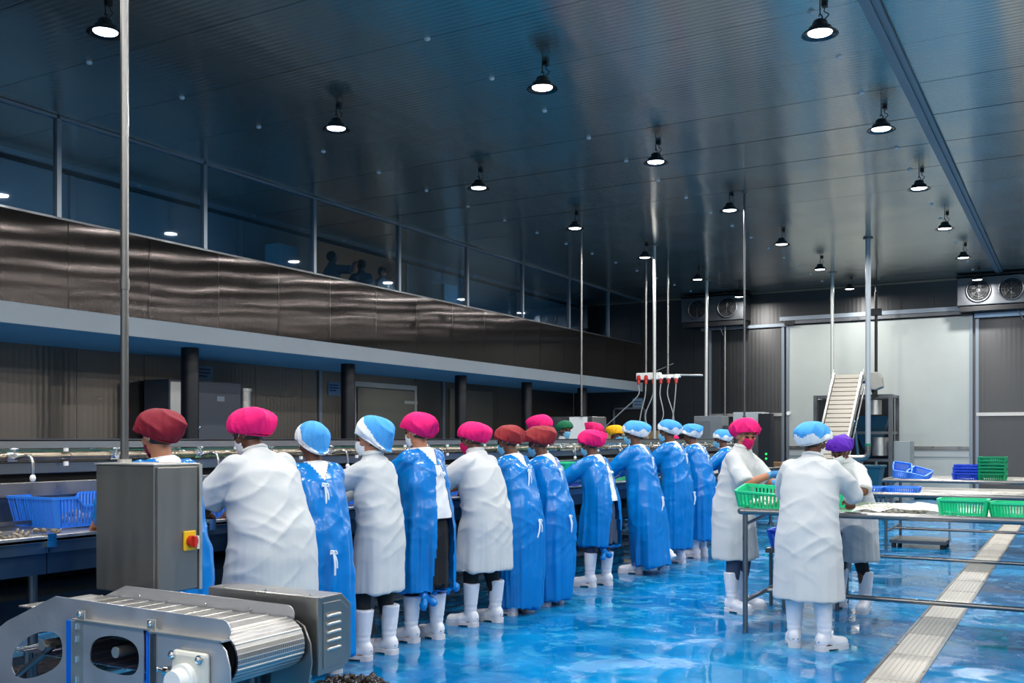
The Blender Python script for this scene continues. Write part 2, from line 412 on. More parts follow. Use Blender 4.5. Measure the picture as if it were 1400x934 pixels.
# gallery interior
gr = MB().box(-12.3, -12.2, YB0, YB, 3.0, CEIL).build('wall_gallery_rear', M_gal); struct(gr)
MB().box(-12.2, -12.17, YB0, YB, CEIL - .16, CEIL - .10).build('top_strip', M_lamp, gr)
MB().box(-12.2, -12.18, 14.1, 16.9, 3.0, 5.1).build('warm_lit_panel', M_galw, gr)  # warm-lit stretch of the rear wall, its glow put into the colour
for yp in (4.6, 9.0, 12.2, 14.05, 16.95, 19.2, 21.6): MB().box(-12.2, -12.15, yp - .04, yp + .04, 3.0, 5.1).build('mullion', M_frame, gr)
for yp0, yp1 in ((12.5, 12.95), (17.5, 18.0)): MB().box(-11.9, -11.6, yp0, yp1, 3.0, 4.72).build('pillar', M_galp, gr)
MB().box(-12.2, -12.16, 9.1, 12.1, 3.9, 3.95).build('mid_rail', M_frame, gr)
# gallery windows, one per bay
ys = [0.77, 3.04, 5.31, 7.58, 9.85, 12.12, 14.38, 16.65, 18.9, 21.17, 23.44, 25.68]
ys = [-3.77, -1.5] + ys
for i in range(len(ys) - 1):
    a, b_ = ys[i], ys[i + 1]
    wd = D.objects.new('window_%d' % (i + 2), None); C.objects.link(wd); struct(wd); wd.location = (GX, a, 4.07)
    h = CEIL - 4.07
    MB().box(-.05, .025, -.03, .03, 0, h - .03).build('mullion', M_frame, wd)
    MB().box(-.05, .03, -.03, b_ - a, h - .035, h - .003).build('head_rail', M_frame, wd)
    MB().box(-.016, -.006, .03, b_ - a - .03, .01, h - .035).build('pane', M_glass, wd)
# black columns carrying the gallery
for i, (yc, lb) in enumerate(((2.6, None), (6.45, 'black round steel column at the left edge behind the sorting line'), (10.14, 'black column beside the grey wall cabinet, second from left'),
        (13.7, 'black column in front of the steel cold-room door'), (17.35, 'black column just behind the pink and maroon caps'),
        (20.18, 'black column behind the two caps at the middle of the line'), (23.14, 'black column farthest back, behind the green cap'))):
    if lb is None: continue
    tag(MB().cyl((-11.1, yc, 0), (-11.1, yc, 2.754), .125, n=24).build('column', M_col), lb, 'column', 'columns under the gallery')

# unseen right and rear walls close the hall
wr = MB().box(X1, X1 + .1, YB0, YB, 0, CEIL).build('wall_right', M_wall_hid); struct(wr)
wf = MB().box(X0, X1, YB0 - .1, YB0, 0, CEIL).build('wall_front', mat('pale_front_wall', (175, 175, 172), .6)); struct(wf)
yy = YB0; k = 0
while yy < YB - .1:
    MB().box(X1 - .02, X1, yy + .01, min(yy + 2.39, YB), 0, CEIL).build('wall_panel', [M_wall_hid, M_back, M_door, M_back][k % 4], wr); yy += 2.4; k += 1  # unseen panels, warm, dark and pale by turns to streak the ceiling reflections
struct(MB().box(X0 - .1, X0, YB0, YB, 3.0, CEIL).build('wall_outer', M_seam))

# ------------------------------------------------------------------ lamps
def lamp(x, y, label, grp='high bay lamps hanging from the ceiling', proto=None):
    if proto:
        t = copy_tree(proto); t.location = (x, y, 5.0); t['label'] = label; t['group'] = grp
    else:
        t = thing('high_bay_lamp', label, 'lamp', (x, y, 5.0), 0, grp)
        MB().lathe([(0, .115), (.05, .115), (.062, .10), (.07, .06), (.10, .05), (.105, .01)], n=24).build('housing', M_lamp, t)
        MB().lathe([(.105, .012), (.15, .0), (.158, -.012), (.15, -.014), (.105, .004)], n=32).build('reflector_rim', M_rim, t)
        MB().lathe([(0, -.006), (.06, -.006), (.098, 0), (.105, .008)], n=24).build('diffuser', M_diff, t)
        h = MB(); h.tube(smooth_path([(0, 0, .115), (.02, 0, .14), (0, 0, .17), (-.012, 0, .15)]), .006, 6); h.cyl((0, 0, .16), (0, 0, CEIL - 5.0), .006, n=6)
        h.build('hook', M_lamp, t)
        MB().tube(smooth_path([(.03, 0, .11), (.07, .02, .16), (.03, .03, .2), (.05, .0, .235), (.04, 0, CEIL - 5.0)]), .005, 6).build('cable', M_cable, t)
        MB().box(.015, .065, -.025, .025, CEIL - 5.0 - .045, CEIL - 5.001).build('junction_box', M_lamp, t)
    l = D.lights.new('lamp_light', 'AREA'); l.shape = 'DISK'; l.size = .19; l.energy = LAMP_W; l.color = LAMP_COL
    lo = D.objects.new('lamp_light', l); C.objects.link(lo); lo.parent = t; lo.location = (0, 0, -.012)
    return t
rown = {-7.39: 'left-hand', -4.72: 'middle', -1.97: 'right-hand', .78: 'outer', 3.5: 'outermost'}
ordn = ['first', 'second', 'third', 'fourth', 'fifth', 'sixth', 'seventh', 'eighth', 'ninth', 'tenth']
lp = None
for X in LAMP_ROWS:
    seen = 0
    for k in range(-3, 7):
        Y = LAMP_Y0 + k * LAMP_DY
        if X < -7 and k < -1: continue
        vis = (X == -7.39 and k >= 0) or (X in (-4.72, -1.97) and k >= 1)
        if vis:
            lb = 'round high bay lamp, %s from the camera in the %s ceiling row' % (ordn[seen], rown[X]); seen += 1
        else:
            lb = 'round high bay lamp outside the view'
        t = lamp(X, Y, lb, 'high bay lamps hanging from the ceiling' if vis else 'high bay lamps outside the view', proto=lp)
        if lp is None: lp = t
# fill lights added behind the parapet to brighten the gallery lining
for gy, ge, gc, lb in ((3.5, 26, (.75, .9, 1), 'added cool fill light behind the gallery parapet, outside the view'), (8.0, 26, (.75, .9, 1), 'added cool fill light hidden behind the near gallery parapet'),
        (10.8, 13, (.45, .8, 1), 'added bluish fill light hidden behind the gallery parapet before the visitors'), (14.9, 22, (1, .74, .5), 'added warm fill light hidden behind the parapet at the visitors'),
        (18.6, 16, (.5, .8, 1), 'added bluish fill light hidden behind the parapet beyond the visitors'), (22.6, 10, (.5, .8, 1), 'last added fill light hidden behind the far end of the parapet')):
    gl = thing('gallery_fill', lb, 'lamp', (GX - .14, gy, 3.86), 0, 'added fill lights behind the parapet')
    MB().box(-.02, .03, -.9, .9, -.04, .04).build('housing', M_lamp, gl)
    l = D.lights.new('gallery_fill_glow', 'AREA'); l.shape = 'RECTANGLE'; l.size = .05; l.size_y = 1.7; l.energy = ge; l.color = gc
    lo = D.objects.new('gallery_fill_glow', l); C.objects.link(lo); lo.parent = gl; lo.location = (-.026, 0, .02); lo.rotation_euler = (0, math.radians(115), 0)

# ------------------------------------------------------------------ volumes -> one smooth continuous mesh
def ball_m(c, r, R=None, n=18, m=12):
    v = [(0, 0, 1)]; f_ = []
    for i in range(1, m):
        a = PI * i / m; v += [(math.sin(a) * math.cos(2 * PI * k / n), math.sin(a) * math.sin(2 * PI * k / n), math.cos(a)) for k in range(n)]
    v.append((0, 0, -1)); e = len(v) - 1
    for k in range(n):
        f_.append((0, 1 + k, 1 + (k + 1) % n)); f_.append((e, e - n + (k + 1) % n, e - n + k))
        for i in range(m - 2): f_.append((1 + i * n + k, 1 + (i + 1) * n + k, 1 + (i + 1) * n + (k + 1) % n, 1 + i * n + (k + 1) % n))
    v = np.array(v) * np.array(r)
    if R is not None: v = v @ np.array(R.to_3x3()).T
    return v + np.array(c), f_
def caps_m(p0, r0, p1, r1, n=14, flat=False, sq=1.0, sqdir=None):
    p0 = Vector(p0); p1 = Vector(p1); a = (p1 - p0).normalized()
    u = (Vector(sqdir) - a * a.dot(Vector(sqdir))).normalized() if sqdir is not None else a.orthogonal().normalized()
    w_ = a.cross(u); st = []
    if flat: st = [(p0, r0), (p1, r1)]
    else:
        for k in range(4): t = PI / 2 * k / 4; st.append((p0 - a * r0 * math.cos(t), max(1e-4, r0 * math.sin(t))))
        st += [(p0, r0), (p1, r1)]
        for k in range(3, -1, -1): t = PI / 2 * k / 4; st.append((p1 + a * r1 * math.cos(t), max(1e-4, r1 * math.sin(t))))
    v = []; f_ = []
    for p, r_ in st: v += [tuple(p + u * math.cos(2 * PI * k / n) * r_ * sq + w_ * math.sin(2 * PI * k / n) * r_) for k in range(n)]
    m = len(st)
    for i in range(m - 1): f_ += [(i * n + k, i * n + (k + 1) % n, (i + 1) * n + (k + 1) % n, (i + 1) * n + k) for k in range(n)]
    f_ += [tuple(range(n - 1, -1, -1)), tuple(range((m - 1) * n, m * n))]
    return np.array(v), f_
def loft_m(rings, n=36, power=2.3):
    """rings: (centre, u, v) with u, v the half axes"""
    v = []; f_ = []
    for c, u, w_ in rings:
        c = Vector(c); u = Vector(u); w_ = Vector(w_)
        for k in range(n):
            a = 2 * PI * k / n; ca, sa = math.cos(a), math.sin(a)
            ca = math.copysign(abs(ca) ** (2 / power), ca); sa = math.copysign(abs(sa) ** (2 / power), sa)
            v.append(tuple(c + u * ca + w_ * sa))
    m = len(rings)
    for i in range(m - 1): f_ += [(i * n + k, i * n + (k + 1) % n, (i + 1) * n + (k + 1) % n, (i + 1) * n + k) for k in range(n)]
    f_ += [tuple(range(n - 1, -1, -1)), tuple(range((m - 1) * n, m * n))]
    return np.array(v), f_
def union(parts, voxel, smooth=6, fac=.5):
    vs_ = []; fs = []; o = 0
    for v, f_ in parts: vs_.append(v); fs += [tuple(i + o for i in q) for q in f_]; o += len(v)
    me = D.meshes.new('tmp'); me.from_pydata(np.concatenate(vs_).tolist(), [], fs); me.update()
    bm = bmesh.new(); bm.from_mesh(me); bmesh.ops.recalc_face_normals(bm, faces=bm.faces); bm.to_mesh(me); bm.free()
    ob = D.objects.new('tmp', me); C.objects.link(ob)
    r_ = ob.modifiers.new('r', 'REMESH'); r_.mode = 'VOXEL'; r_.voxel_size = voxel; r_.adaptivity = 0
    s_ = ob.modifiers.new('s', 'SMOOTH'); s_.factor = fac; s_.iterations = smooth
    dg = bpy.context.evaluated_depsgraph_get(); ev = ob.evaluated_get(dg); em = ev.to_mesh()
    nv = len(em.vertices); V = np.empty(nv * 3); em.vertices.foreach_get('co', V); V = V.reshape(-1, 3)
    NN = np.empty(nv * 3); em.vertex_normals.foreach_get('vector', NN); NN = NN.reshape(-1, 3)
    nl = len(em.loops); lv = np.empty(nl, dtype=np.int32); em.loops.foreach_get('vertex_index', lv)
    npoly = len(em.polygons); lt = np.empty(npoly, dtype=np.int32); em.polygons.foreach_get('loop_total', lt)
    ev.to_mesh_clear(); D.objects.remove(ob); D.meshes.remove(me)
    if (lt == 4).all(): Fq = lv.reshape(-1, 4)
    else:
        Fq = []; i = 0
        for t in lt: Fq.append([lv[i], lv[i + 1], lv[i + 2], lv[min(i + 3, i + t - 1)]]); i += t
        Fq = np.array(Fq)
    return V, Fq, NN
def hsh(ix, iy, iz, seed):
    n = (ix * 374761393 + iy * 668265263 + iz * 2147483647 + seed * 1274126177) & 0xffffffff
    n = ((n ^ (n >> 13)) * 1274126177) & 0xffffffff
    return ((n ^ (n >> 16)) & 0xffff) / 65535.0
def vnoise(P, seed=0):
    I = np.floor(P).astype(np.int64); Fr = P - I; Fr = Fr * Fr * (3 - 2 * Fr); out = 0
    for dx in (0, 1):
        for dy in (0, 1):
            for dz in (0, 1):
                w_ = (Fr[:, 0] if dx else 1 - Fr[:, 0]) * (Fr[:, 1] if dy else 1 - Fr[:, 1]) * (Fr[:, 2] if dz else 1 - Fr[:, 2])
                out = out + w_ * hsh(I[:, 0] + dx, I[:, 1] + dy, I[:, 2] + dz, seed)
    return out
def qmesh(name, V, Fq, m, parent, keep=None, off=None):
    if keep is not None:
        Fq = Fq[keep]
        if len(Fq) == 0: return None
        used = np.unique(Fq); mp = np.zeros(len(V), dtype=np.int64); mp[used] = np.arange(len(used)); V = V[used]; Fq = mp[Fq]
    if off is not None: V = V + np.array(off)
    me = D.meshes.new(name); nf = len(Fq)
    me.vertices.add(len(V)); me.vertices.foreach_set('co', V.astype(np.float32).ravel())
    me.loops.add(nf * 4); me.loops.foreach_set('vertex_index', Fq.astype(np.int32).ravel())
    me.polygons.add(nf); me.polygons.foreach_set('loop_start', np.arange(0, nf * 4, 4, dtype=np.int32))
    me.polygons.foreach_set('use_smooth', np.ones(nf, dtype=bool))
    me.validate(); me.update(calc_edges=True)
    me.materials.append(m); o = D.objects.new(name, me); C.objects.link(o)
    if parent: o.parent = parent
    return o

# ------------------------------------------------------------------ boots (one mesh, shared)
def boot_meshes():
    p = [caps_m((0, -.005, .09), .046, (0, -.012, .20), .055, flat=False), caps_m((0, -.012, .20), .055, (0, -.018, .335), .066, flat=True, n=20),
         caps_m((0, -.02, .075), .046, (0, .07, .055), .044), caps_m((0, .07, .052), .044, (0, .155, .045), .040, sq=1.15, sqdir=(1, 0, 0)),
         ball_m((0, -.03, .07), (.045, .05, .06))]
    V, Fq, NN = union(p, .008, 5)
    V[:, 2] = np.maximum(V[:, 2], .022)
    for z in (.13, .16): V += NN * (.002 * np.sin((V[:, 2] - z) * 160) * np.exp(-((V[:, 2] - .15) / .04) ** 2))[:, None] * .5
    b = qmesh('boot', V, Fq, M_boot, None)
    out = rounded([(-.044, -.075), (.044, -.075), (.045, 0), (.052, .12), (.035, .20), (-.035, .20), (-.052, .12), (-.045, 0)], 2)
    s1 = MB(); s1.prism([(a, b_) for a, b_ in out], .012, .034, axes=(0, 1, 2))
    heel = [(a, b_) for a, b_ in out if b_ < .01]; fore = [(a, b_) for a, b_ in out if b_ > .055]
    s1.prism(heel, 0, .013, axes=(0, 1, 2)); s1.prism(fore, 0, .013, axes=(0, 1, 2))
    s = s1.build('sole', M_sole, b)
    m_ = MB().box(-.02, .02, -.076, -.072, .06, .068).build('heel_pull', M_frame, b)
    return b, s, m_
BOOT = boot_meshes()
def place_boot(root, x, y, rz, k=1.0, tilt=0, z=0, first=[True]):
    if first[0]: first[0] = False; b = BOOT[0]
    else: b = copy_tree(BOOT[0])
    b.parent = root; b.location = (x, y, z); b.rotation_euler = (tilt, 0, rz); b.scale = (k, k, k)
    return b

# ------------------------------------------------------------------ caps
def cap_mesh(kind, seed, sz=1.0):
    """kind: bouffant | hood ; head frame, head centre at origin, +y is the face"""
    rn = np.random.RandomState(seed); nu, nv = 120, 36
    a = np.arange(nu) * 2 * PI / nu; V = []
    ph = rn.rand(6) * 6.28
    for j in range(nv + 1):
        t = j / nv; th = t * PI * .80
        dz = math.cos(th); dr = math.sin(th)
        if kind == 'bouffant': rx, ry, rz_ = .119, .134, .106
        else: rx, ry, rz_ = .104, .126, .112
        x = rx * dr * np.cos(a); y_ = ry * dr * np.sin(a); z = np.full(nu, rz_ * dz)
        back = np.clip(-np.sin(a), 0, 1); front = np.clip(np.sin(a), 0, 1)
        low = np.clip((t - .45) / .55, 0, 1); low = low * low * (3 - 2 * low)
        # gather in to the head band; nape lower than the brow
        bx, by = .088 * np.cos(a), .106 * np.sin(a) - .006
        z_b = -.040 - .060 * back + .072 * front if kind == 'bouffant' else -.05 - .085 * back + .05 * front
        g = np.clip((t - .70) / .30, 0, 1) ** 1.2
        x = x * (1 - g) + bx * g; y_ = y_ * (1 - g) + by * g; z = z * (1 - g) + z_b * g
        y_ = y_ * (1 - .14 * front * (1 - g)) - .010; z = np.where(z < 0, z * (1 - .75 * front), z) + .022 * front * t
        sag = .040 * back * np.sin(PI * min(1, t * 1.05)) if kind == 'bouffant' else .022 * back * np.sin(PI * min(1, t * 1.1))
        y_ = y_ - sag; z = z - sag * .75 + .038
        pleat = (np.sin(a * 17 + ph[0] + 1.5 * np.sin(a * 3 + ph[4])) + .6 * np.sin(a * 29 + ph[1])) * .0055 * low * (1 - .5 * g)
        lump = (np.sin(a * 3 + ph[2] + 3 * t) * .009 + (1 - np.abs(np.sin(a * 2.5 + ph[3] - 2 * t + .8 * np.sin(5 * t + ph[1])))) ** 2 * .013 + (1 - np.abs(np.sin(a * 4.5 + ph[5] + 2.5 * t + .6 * np.sin(2 * a)))) ** 2 * .010 - .008) * np.sin(PI * t) ** .7
        rr = 1 + (pleat + lump) / .12
        V.append(np.stack([x * rr, y_ * rr, z], 1))
    V = np.concatenate(V) * sz; V[:, 2] += .02 * (sz - 1)
    Fq = np.array([[j * nu + k, (j + 1) * nu + k, (j + 1) * nu + (k + 1) % nu, j * nu + (k + 1) % nu] for j in range(nv) for k in range(nu)])
    return V, Fq
def xf(V, M):
    R = np.array(M.to_3x3()); return V @ R.T + np.array(M.translation)
def ik(S, Hn, l1, l2, pole):
    S = Vector(S); Hn = Vector(Hn); d = Hn - S; L_ = d.length; mx = (l1 + l2) * .995
    if L_ > mx: Hn = S + d * (mx / L_); d = Hn - S; L_ = mx
    a = (l1 * l1 - l2 * l2 + L_ * L_) / (2 * L_); h = math.sqrt(max(0, l1 * l1 - a * a)); dn = d.normalized()
    p = Vector(pole); p = (p - dn * p.dot(dn)).normalized()
    return S + dn * a + p * h, Hn

# ------------------------------------------------------------------ people
def person(label, x, y, rz, top=1.62, lean=12, garment='coat', sleeve='long', cap='bouffant', capm=None, cap2=None, capsz=1.0, mask=None,
           skin=None, w=1.0, g=1.0, hem=.42, hyaw=0, hpitch=18, hands=None, poles=None, boots=True, feet=((-.11, 0, 8), (.11, 0, -8)), glove=None,
           trouser=None, openback=None, shirtv=True, ties=True, group='workers', seed=1, fine=False, boot_k=1.0, knots=None, tieat=None, hemw=1.0, raised=None):
    t = thing('person', label, 'person', (x, y, 0), math.radians(rz), group)
    skin = skin or M_skin; trouser = trouser or M_trouser
    Lr = math.radians(lean); Pr = math.radians(hpitch); cl, sl = math.cos(Lr), math.sin(Lr)
    capx = .045 if cap else 0.0
    k = (top - capx) / (.90 + .50 * cl + .132 * math.cos(Lr + Pr * .4) + .115)
    d = Vector((0, sl, cl)); q = Vector((0, cl, -sl)); X = Vector((1, 0, 0))
    pel = Vector((0, -.02 - .10 * sl, .90 * k)); spine = lambda s_: pel + d * (s_ * k)
    nb = spine(.50); nd = Vector((0, math.sin(Lr + Pr * .4), math.cos(Lr + Pr * .4))); hc = nb + nd * .132 * k
    MH = Matrix.Translation(hc) @ Matrix.Rotation(math.radians(hyaw), 4, 'Z') @ Matrix.Rotation(-Pr, 4, 'X') @ Matrix.Scale(k, 4)
    sh = [spine(.425) + X * (sx * .148 * k * w) for sx in (-1, 1)]
    hands = hands or ((-.13, .44, 1.03), (.13, .44, 1.03)); poles = poles or ((-1, -.25, -.75), (1, -.25, -.75))
    arm = [ik(sh[i], hands[i], .275 * k, .235 * k, poles[i]) for i in (0, 1)]
    # --- body
    B = []
    R3 = lambda s_, a_, b_: (spine(s_), X * a_ * k * w, q * b_ * k)
    B.append(loft_m([R3(-.06, .13, .10), R3(.02, .15, .11), R3(.18, .125, .095), R3(.32, .145, .105), R3(.43, .13, .08), R3(.49, .06, .055)], 24))
    B.append(caps_m(nb - nd * .05, .056 * k, hc - nd * .02, .052 * k))
    def hb(c, r_): v, f_ = ball_m(c, r_, n=20, m=14); B.append((xf(v, MH), f_))
    hb((0, -.012, .022), (.076, .094, .092)); hb((0, .022, -.045), (.056, .064, .068)); hb((0, .05, -.085), (.025, .028, .026))
    hb((0, .074, .018), (.05, .018, .016)); hb((0, .092, -.022), (.013, .020, .018)); hb((0, .082, -.002), (.009, .014, .03))
    hb((0, .078, -.062), (.024, .014, .014)); hb((.045, .055, -.02), (.022, .02, .022)); hb((-.045, .055, -.02), (.022, .02, .022))
    hb((.079, -.008, -.01), (.010, .020, .032)); hb((-.079, -.008, -.01), (.010, .020, .032))
    wr = []
    for i, sx in ((0, -1), (1, 1)):
        el, wt = arm[i]; S = sh[i]; wr.append((wt, (wt - el).normalized()))
        B.append(caps_m(S, .050 * k, el, .040 * k)); B.append(caps_m(el, .041 * k, wt, .027 * k))
        fd = ((wt - el).normalized() + Vector((0, .25, -.35))).normalized()
        side = fd.cross(Vector((0, 0, 1))).normalized(); up = side.cross(fd).normalized()
        pc = wt + fd * .045 * k
        B.append(caps_m(wt, .026 * k, pc + fd * .02, .030 * k, sq=1.25, sqdir=tuple(side)))
        for j, (o_, ln) in enumerate(((-.030, .060), (-.010, .072), (.011, .067), (.031, .052))):
            p0 = pc + fd * .03 * k + side * o_ * k; p1 = p0 + (fd + side * o_ * 2 - up * .25).normalized() * ln * .5 * k; p2 = p1 + (fd + side * o_ - up * .9).normalized() * ln * .55 * k
            B.append(caps_m(p0, .0105 * k, p1, .0098 * k, n=10)); B.append(caps_m(p1, .0098 * k, p2, .0088 * k, n=10))
        th0 = wt + fd * .015 * k - side * sx * .022 * k; th1 = th0 + (fd * .7 - side * sx * .8 - up * .3).normalized() * .045 * k; th2 = th1 + (fd - side * sx * .1 - up * .3).normalized() * .032 * k
        B.append(caps_m(th0, .014 * k, th1, .0115 * k, n=10)); B.append(caps_m(th1, .0115 * k, th2, .0098 * k, n=10))
    kn = []
    for i, ft in enumerate(feet):
        fx, fy, fr = ft[:3]; sx = -1 if i == 0 else 1; hp = pel + X * sx * .085 * k; ank = Vector((fx, fy - .01, .09)) if len(ft) == 3 else Vector((fx, fy, ft[4])) + Matrix.Rotation(ft[3], 3, 'X') @ Vector((0, -.01, .12)); kn_, _ = ik(hp, ank, .410 * k, .405 * k, (0, 1, 0)); kn.append((hp, kn_, ank))
        B.append(caps_m(hp, .078 * k, kn_, .054 * k)); B.append(caps_m(kn_, .055 * k, ank, .036 * k)); fr_ = math.radians(ft[2])
        if len(ft) == 3: B.append(caps_m(ank - Vector((0, 0, .045)), .034, ank + Vector((-math.sin(fr_) * .13, math.cos(fr_) * .13, -.055)), .028))
    V, Fq, NN = union(B, .0085 if fine else .011, 3)
    cen = V[Fq].mean(1)
    hm = np.zeros(len(cen), bool)
    if glove:
        for (wt, ad) in wr:
            rel = cen - np.array(wt); ax = rel @ np.array(ad); hm |= (ax > -.035) & (np.linalg.norm(rel, axis=1) < .24 * k)
        qmesh('body', V, Fq, skin, t, keep=~hm)
        Vg = V + NN * .0025
        for (wt, ad) in wr:
            rel = cen - np.array(wt); mk = hm & (np.linalg.norm(rel, axis=1) < .24 * k) & (rel @ np.array(ad) > -.035)
            qmesh('glove', Vg, Fq, glove, t, keep=mk)
    else: qmesh('body', V, Fq, skin, t)
    # --- face details
    def child(mb, name, m, par=t):
        o = mb.build(name, m, par); o.matrix_local = MH; return o
    for sx in (-1, 1):
        child(MB().ball((sx * .03, .083, .004), .0105, sc=(1.2, .6, .8)), 'eye', M_eye)
        child(MB().tube([(sx * .015, .088, .024), (sx * .032, .088, .029), (sx * .05, .078, .022)], .0035, 6), 'eyebrow', M_lash)
    hv, hf = ball_m((0, -.022, .018), (.084, .094, .088), n=24, m=16)
    if cap is None: keep = lambda c: (c[:, 2] > .045) | (c[:, 1] < -.01)
    else: keep = lambda c: (c[:, 1] < -.005) | (c[:, 2] > .03)
    hq = np.array([list(f_) if len(f_) == 4 else [f_[0], f_[1], f_[2], f_[2]] for f_ in hf]); hq = hq[[len(set(r_)) == 4 for r_ in hq.tolist()]]
    hcn = hv[hq].mean(1); o = qmesh('hair', hv, hq, M_hair, t, keep=keep(hcn)); o.matrix_local = MH
    # --- cap
    if cap:
        CV, CF = cap_mesh(cap, seed * 7 + 3, capsz); cc = CV[CF].mean(1)
        if cap2:
            n_ = cc - np.array([0, -.01, .05]); n_ /= np.linalg.norm(n_, axis=1)[:, None]
            an = np.arctan2(n_[:, 1], n_[:, 0])
            thr = (-.16 + .80 * np.clip(n_[:, 1], 0, 1) + .15 * n_[:, 1] + .10 * np.sin(an * 7 + seed)) if cap == 'bouffant' else (.32 + 1.9 * n_[:, 1] + .05 * np.sin(an * 8))
            wm = n_[:, 2] < thr
            o = qmesh('cap', CV, CF, capm, t, keep=~wm); o.matrix_local = MH
            b = qmesh('cap_band', CV, CF, cap2, o, keep=wm)
        else:
            o = qmesh('cap', CV, CF, capm, t); o.matrix_local = MH
        bt = MB(); bt.tube([(.084 * capsz * math.cos(a_), .101 * math.sin(a_) - .005, (-.002 if cap == 'bouffant' else -.012) + (-.060 if cap == 'bouffant' else -.085) * max(0, -math.sin(a_)) + .07 * max(0, math.sin(a_))) for a_ in np.linspace(0, 2 * PI, 25)], .006, 6)
        child(bt, 'elastic_band', cap2 or capm)
    if mask:
        nu, nv = 22, 12; MV = []
        for j in range(nv + 1):
            for i in range(nu + 1):
                u_ = -1 + 2 * i / nu; v_ = j / nv
                a_ = u_ * 1.0; z = -.108 + .096 * v_ * (1 - .25 * abs(u_) ** 2) + .02 * abs(u_)
                rad = .102 - .028 * abs(u_) + .010 * math.sin(v_ * PI) * (1 - abs(u_)) - .022 * (1 - v_) ** 2 + .0015 * math.sin(v_ * 25)
                MV.append((math.sin(a_) * rad * .86, math.cos(a_) * rad + .012 * (1 - abs(u_)), z))
        MF = np.array([[j * (nu + 1) + i, j * (nu + 1) + i + 1, (j + 1) * (nu + 1) + i + 1, (j + 1) * (nu + 1) + i] for j in range(nv) for i in range(nu)])
        o = qmesh('mask', np.array(MV), MF, mask, t); o.matrix_local = MH
        sm = o.modifiers.new('solid', 'SOLIDIFY'); sm.thickness = .003
        st = MB()
        for sx in (-1, 1): st.tube([(sx * .068, .03, -.01), (sx * .082, 0, .012), (sx * .086, -.03, 0), (sx * .084, -.035, -.03)], .0018, 5)
        st.build('ear_loop', M_tie, o)
    # --- garment
    mid = Vector(((feet[0][0] + feet[1][0]) / 2, (feet[0][1] + feet[1][1]) / 2, 0))
    if garment == 'gown': gg, ww = 1.12 * g, w * 1.06
    else: gg, ww = g, w
    rings = []
    if garment != 'gown': rings.append((spine(.545) + q * .005, X * .062 * k, q * .062 * k))
    rings += [R3(.512, .070 / w * 1.0, .066), (spine(.492), X * .098 * k * w, q * .076 * k), (spine(.462), X * .138 * k * w, q * .09 * k), (spine(.42), X * .168 * k * w, q * .108 * k), (spine(.36), X * .182 * k * ww, q * .125 * k * gg), (spine(.25), X * .188 * k * ww, q * .138 * k * gg),
              (spine(.12), X * .188 * k * ww, q * .14 * k * gg), (spine(.02), X * .20 * k * ww, (q * .8 + Vector((0, .2, 0))) * .15 * k * gg)]
    if garment == 'shirt': zs = [(pel.z - .10, 1.0)]
    else:
        zs = [(pel.z - .10 * k, 1.03), (pel.z - .25 * k, 1.06), ((pel.z - .25 * k + hem) / 2, 1.09), (hem, 1.12 * hemw)]
    for z, s_ in zs:
        u_ = (pel.z - z) / max(.3, pel.z - hem); c_ = pel.lerp(Vector((mid.x, mid.y - .01, 0)), min(1, u_) * .8)
        rings.append(((c_.x, c_.y, z), X * .205 * k * ww * s_, Vector((0, 1, 0)) * .158 * k * gg * s_))
    G = [loft_m(rings[::-1], 40)]
    for i in (0, 1):
        el, wt = arm[i]; S = sh[i] - d * .01; rs = (.082 if garment != 'gown' else .092) * k * (.5 + .5 * w)
        G.append(caps_m(S - X * (0.02 if i else -.02), rs * .93, S.lerp(el, .55), rs * .90))
        if sleeve == 'long':
            G.append(caps_m(S.lerp(el, .5), rs * .90, el, rs * .78)); G.append(caps_m(el, rs * .80, el.lerp(wt, .9), rs * (.50 if garment != 'gown' else .55)))
        elif sleeve == 'mid':
            G.append(caps_m(S.lerp(el, .5), rs * .9, el, rs * .85)); G.append(caps_m(el, rs * .86, el.lerp(wt, .45), rs * .86, flat=True, n=18))
        else:
            G.append(caps_m(S.lerp(el, .5), rs * .9, S.lerp(el, .97), rs * .88, flat=True, n=18))
    V, Fq, NN = union(G, .0105 if fine else .0125, 6)
    # drape: vertical folds growing to the hem, pulls and creases above
    z = V[:, 2]; ang = np.arctan2(V[:, 1] - pel.y, V[:, 0])
    lowf = np.clip((pel.z + .15 - z) / (pel.z + .15 - hem), 0, 1)
    P1 = np.stack([np.cos(ang) * 2.6 * gg, np.sin(ang) * 2.6 * gg, z * 1.1], 1) + seed * 3.7
    fold = (vnoise(P1 * 1.35, seed) - .5) * 2 + .6 * (vnoise(P1 * np.array([3.2, 3.2, 1.2]), seed + 5) - .5) * 2
    amp = (.024 if garment == 'gown' else .014)
    torso = np.abs(V[:, 0]) < .24 * w
    if garment == 'gown': lowf = np.clip(lowf + .35 * np.clip((pel.z + .35 * k - z) / .2, 0, 1), 0, 1)
    else: fold = (vnoise(P1 * 1.1, seed) - .5) * 2 + .25 * (vnoise(P1 * np.array([3.2, 3.2, 1.2]), seed + 5) - .5) * 2
    disp = fold * amp * lowf * torso
    Rt = np.array([[.8, .2, .55], [-.2, .95, .1], [-.55, 0, .83]])
    P2 = (V @ Rt.T) * np.array([4.5, 4.5, 13]); cr = 1 - np.abs(vnoise(P2 + seed * 1.9, seed + 9) * 2 - 1)
    P3_ = (V @ Rt) * np.array([5, 5, 15]); cr2 = 1 - np.abs(vnoise(P3_ + seed, seed + 2) * 2 - 1)
    up_ = np.clip((z - hem) / .5, .15, 1)
    disp += ((cr ** 2 - .3) * .0075 + (cr2 ** 2 - .3) * .0055) * up_ * (1.1 if garment == 'gown' else 1.35)
    V = V + NN * disp[:, None]
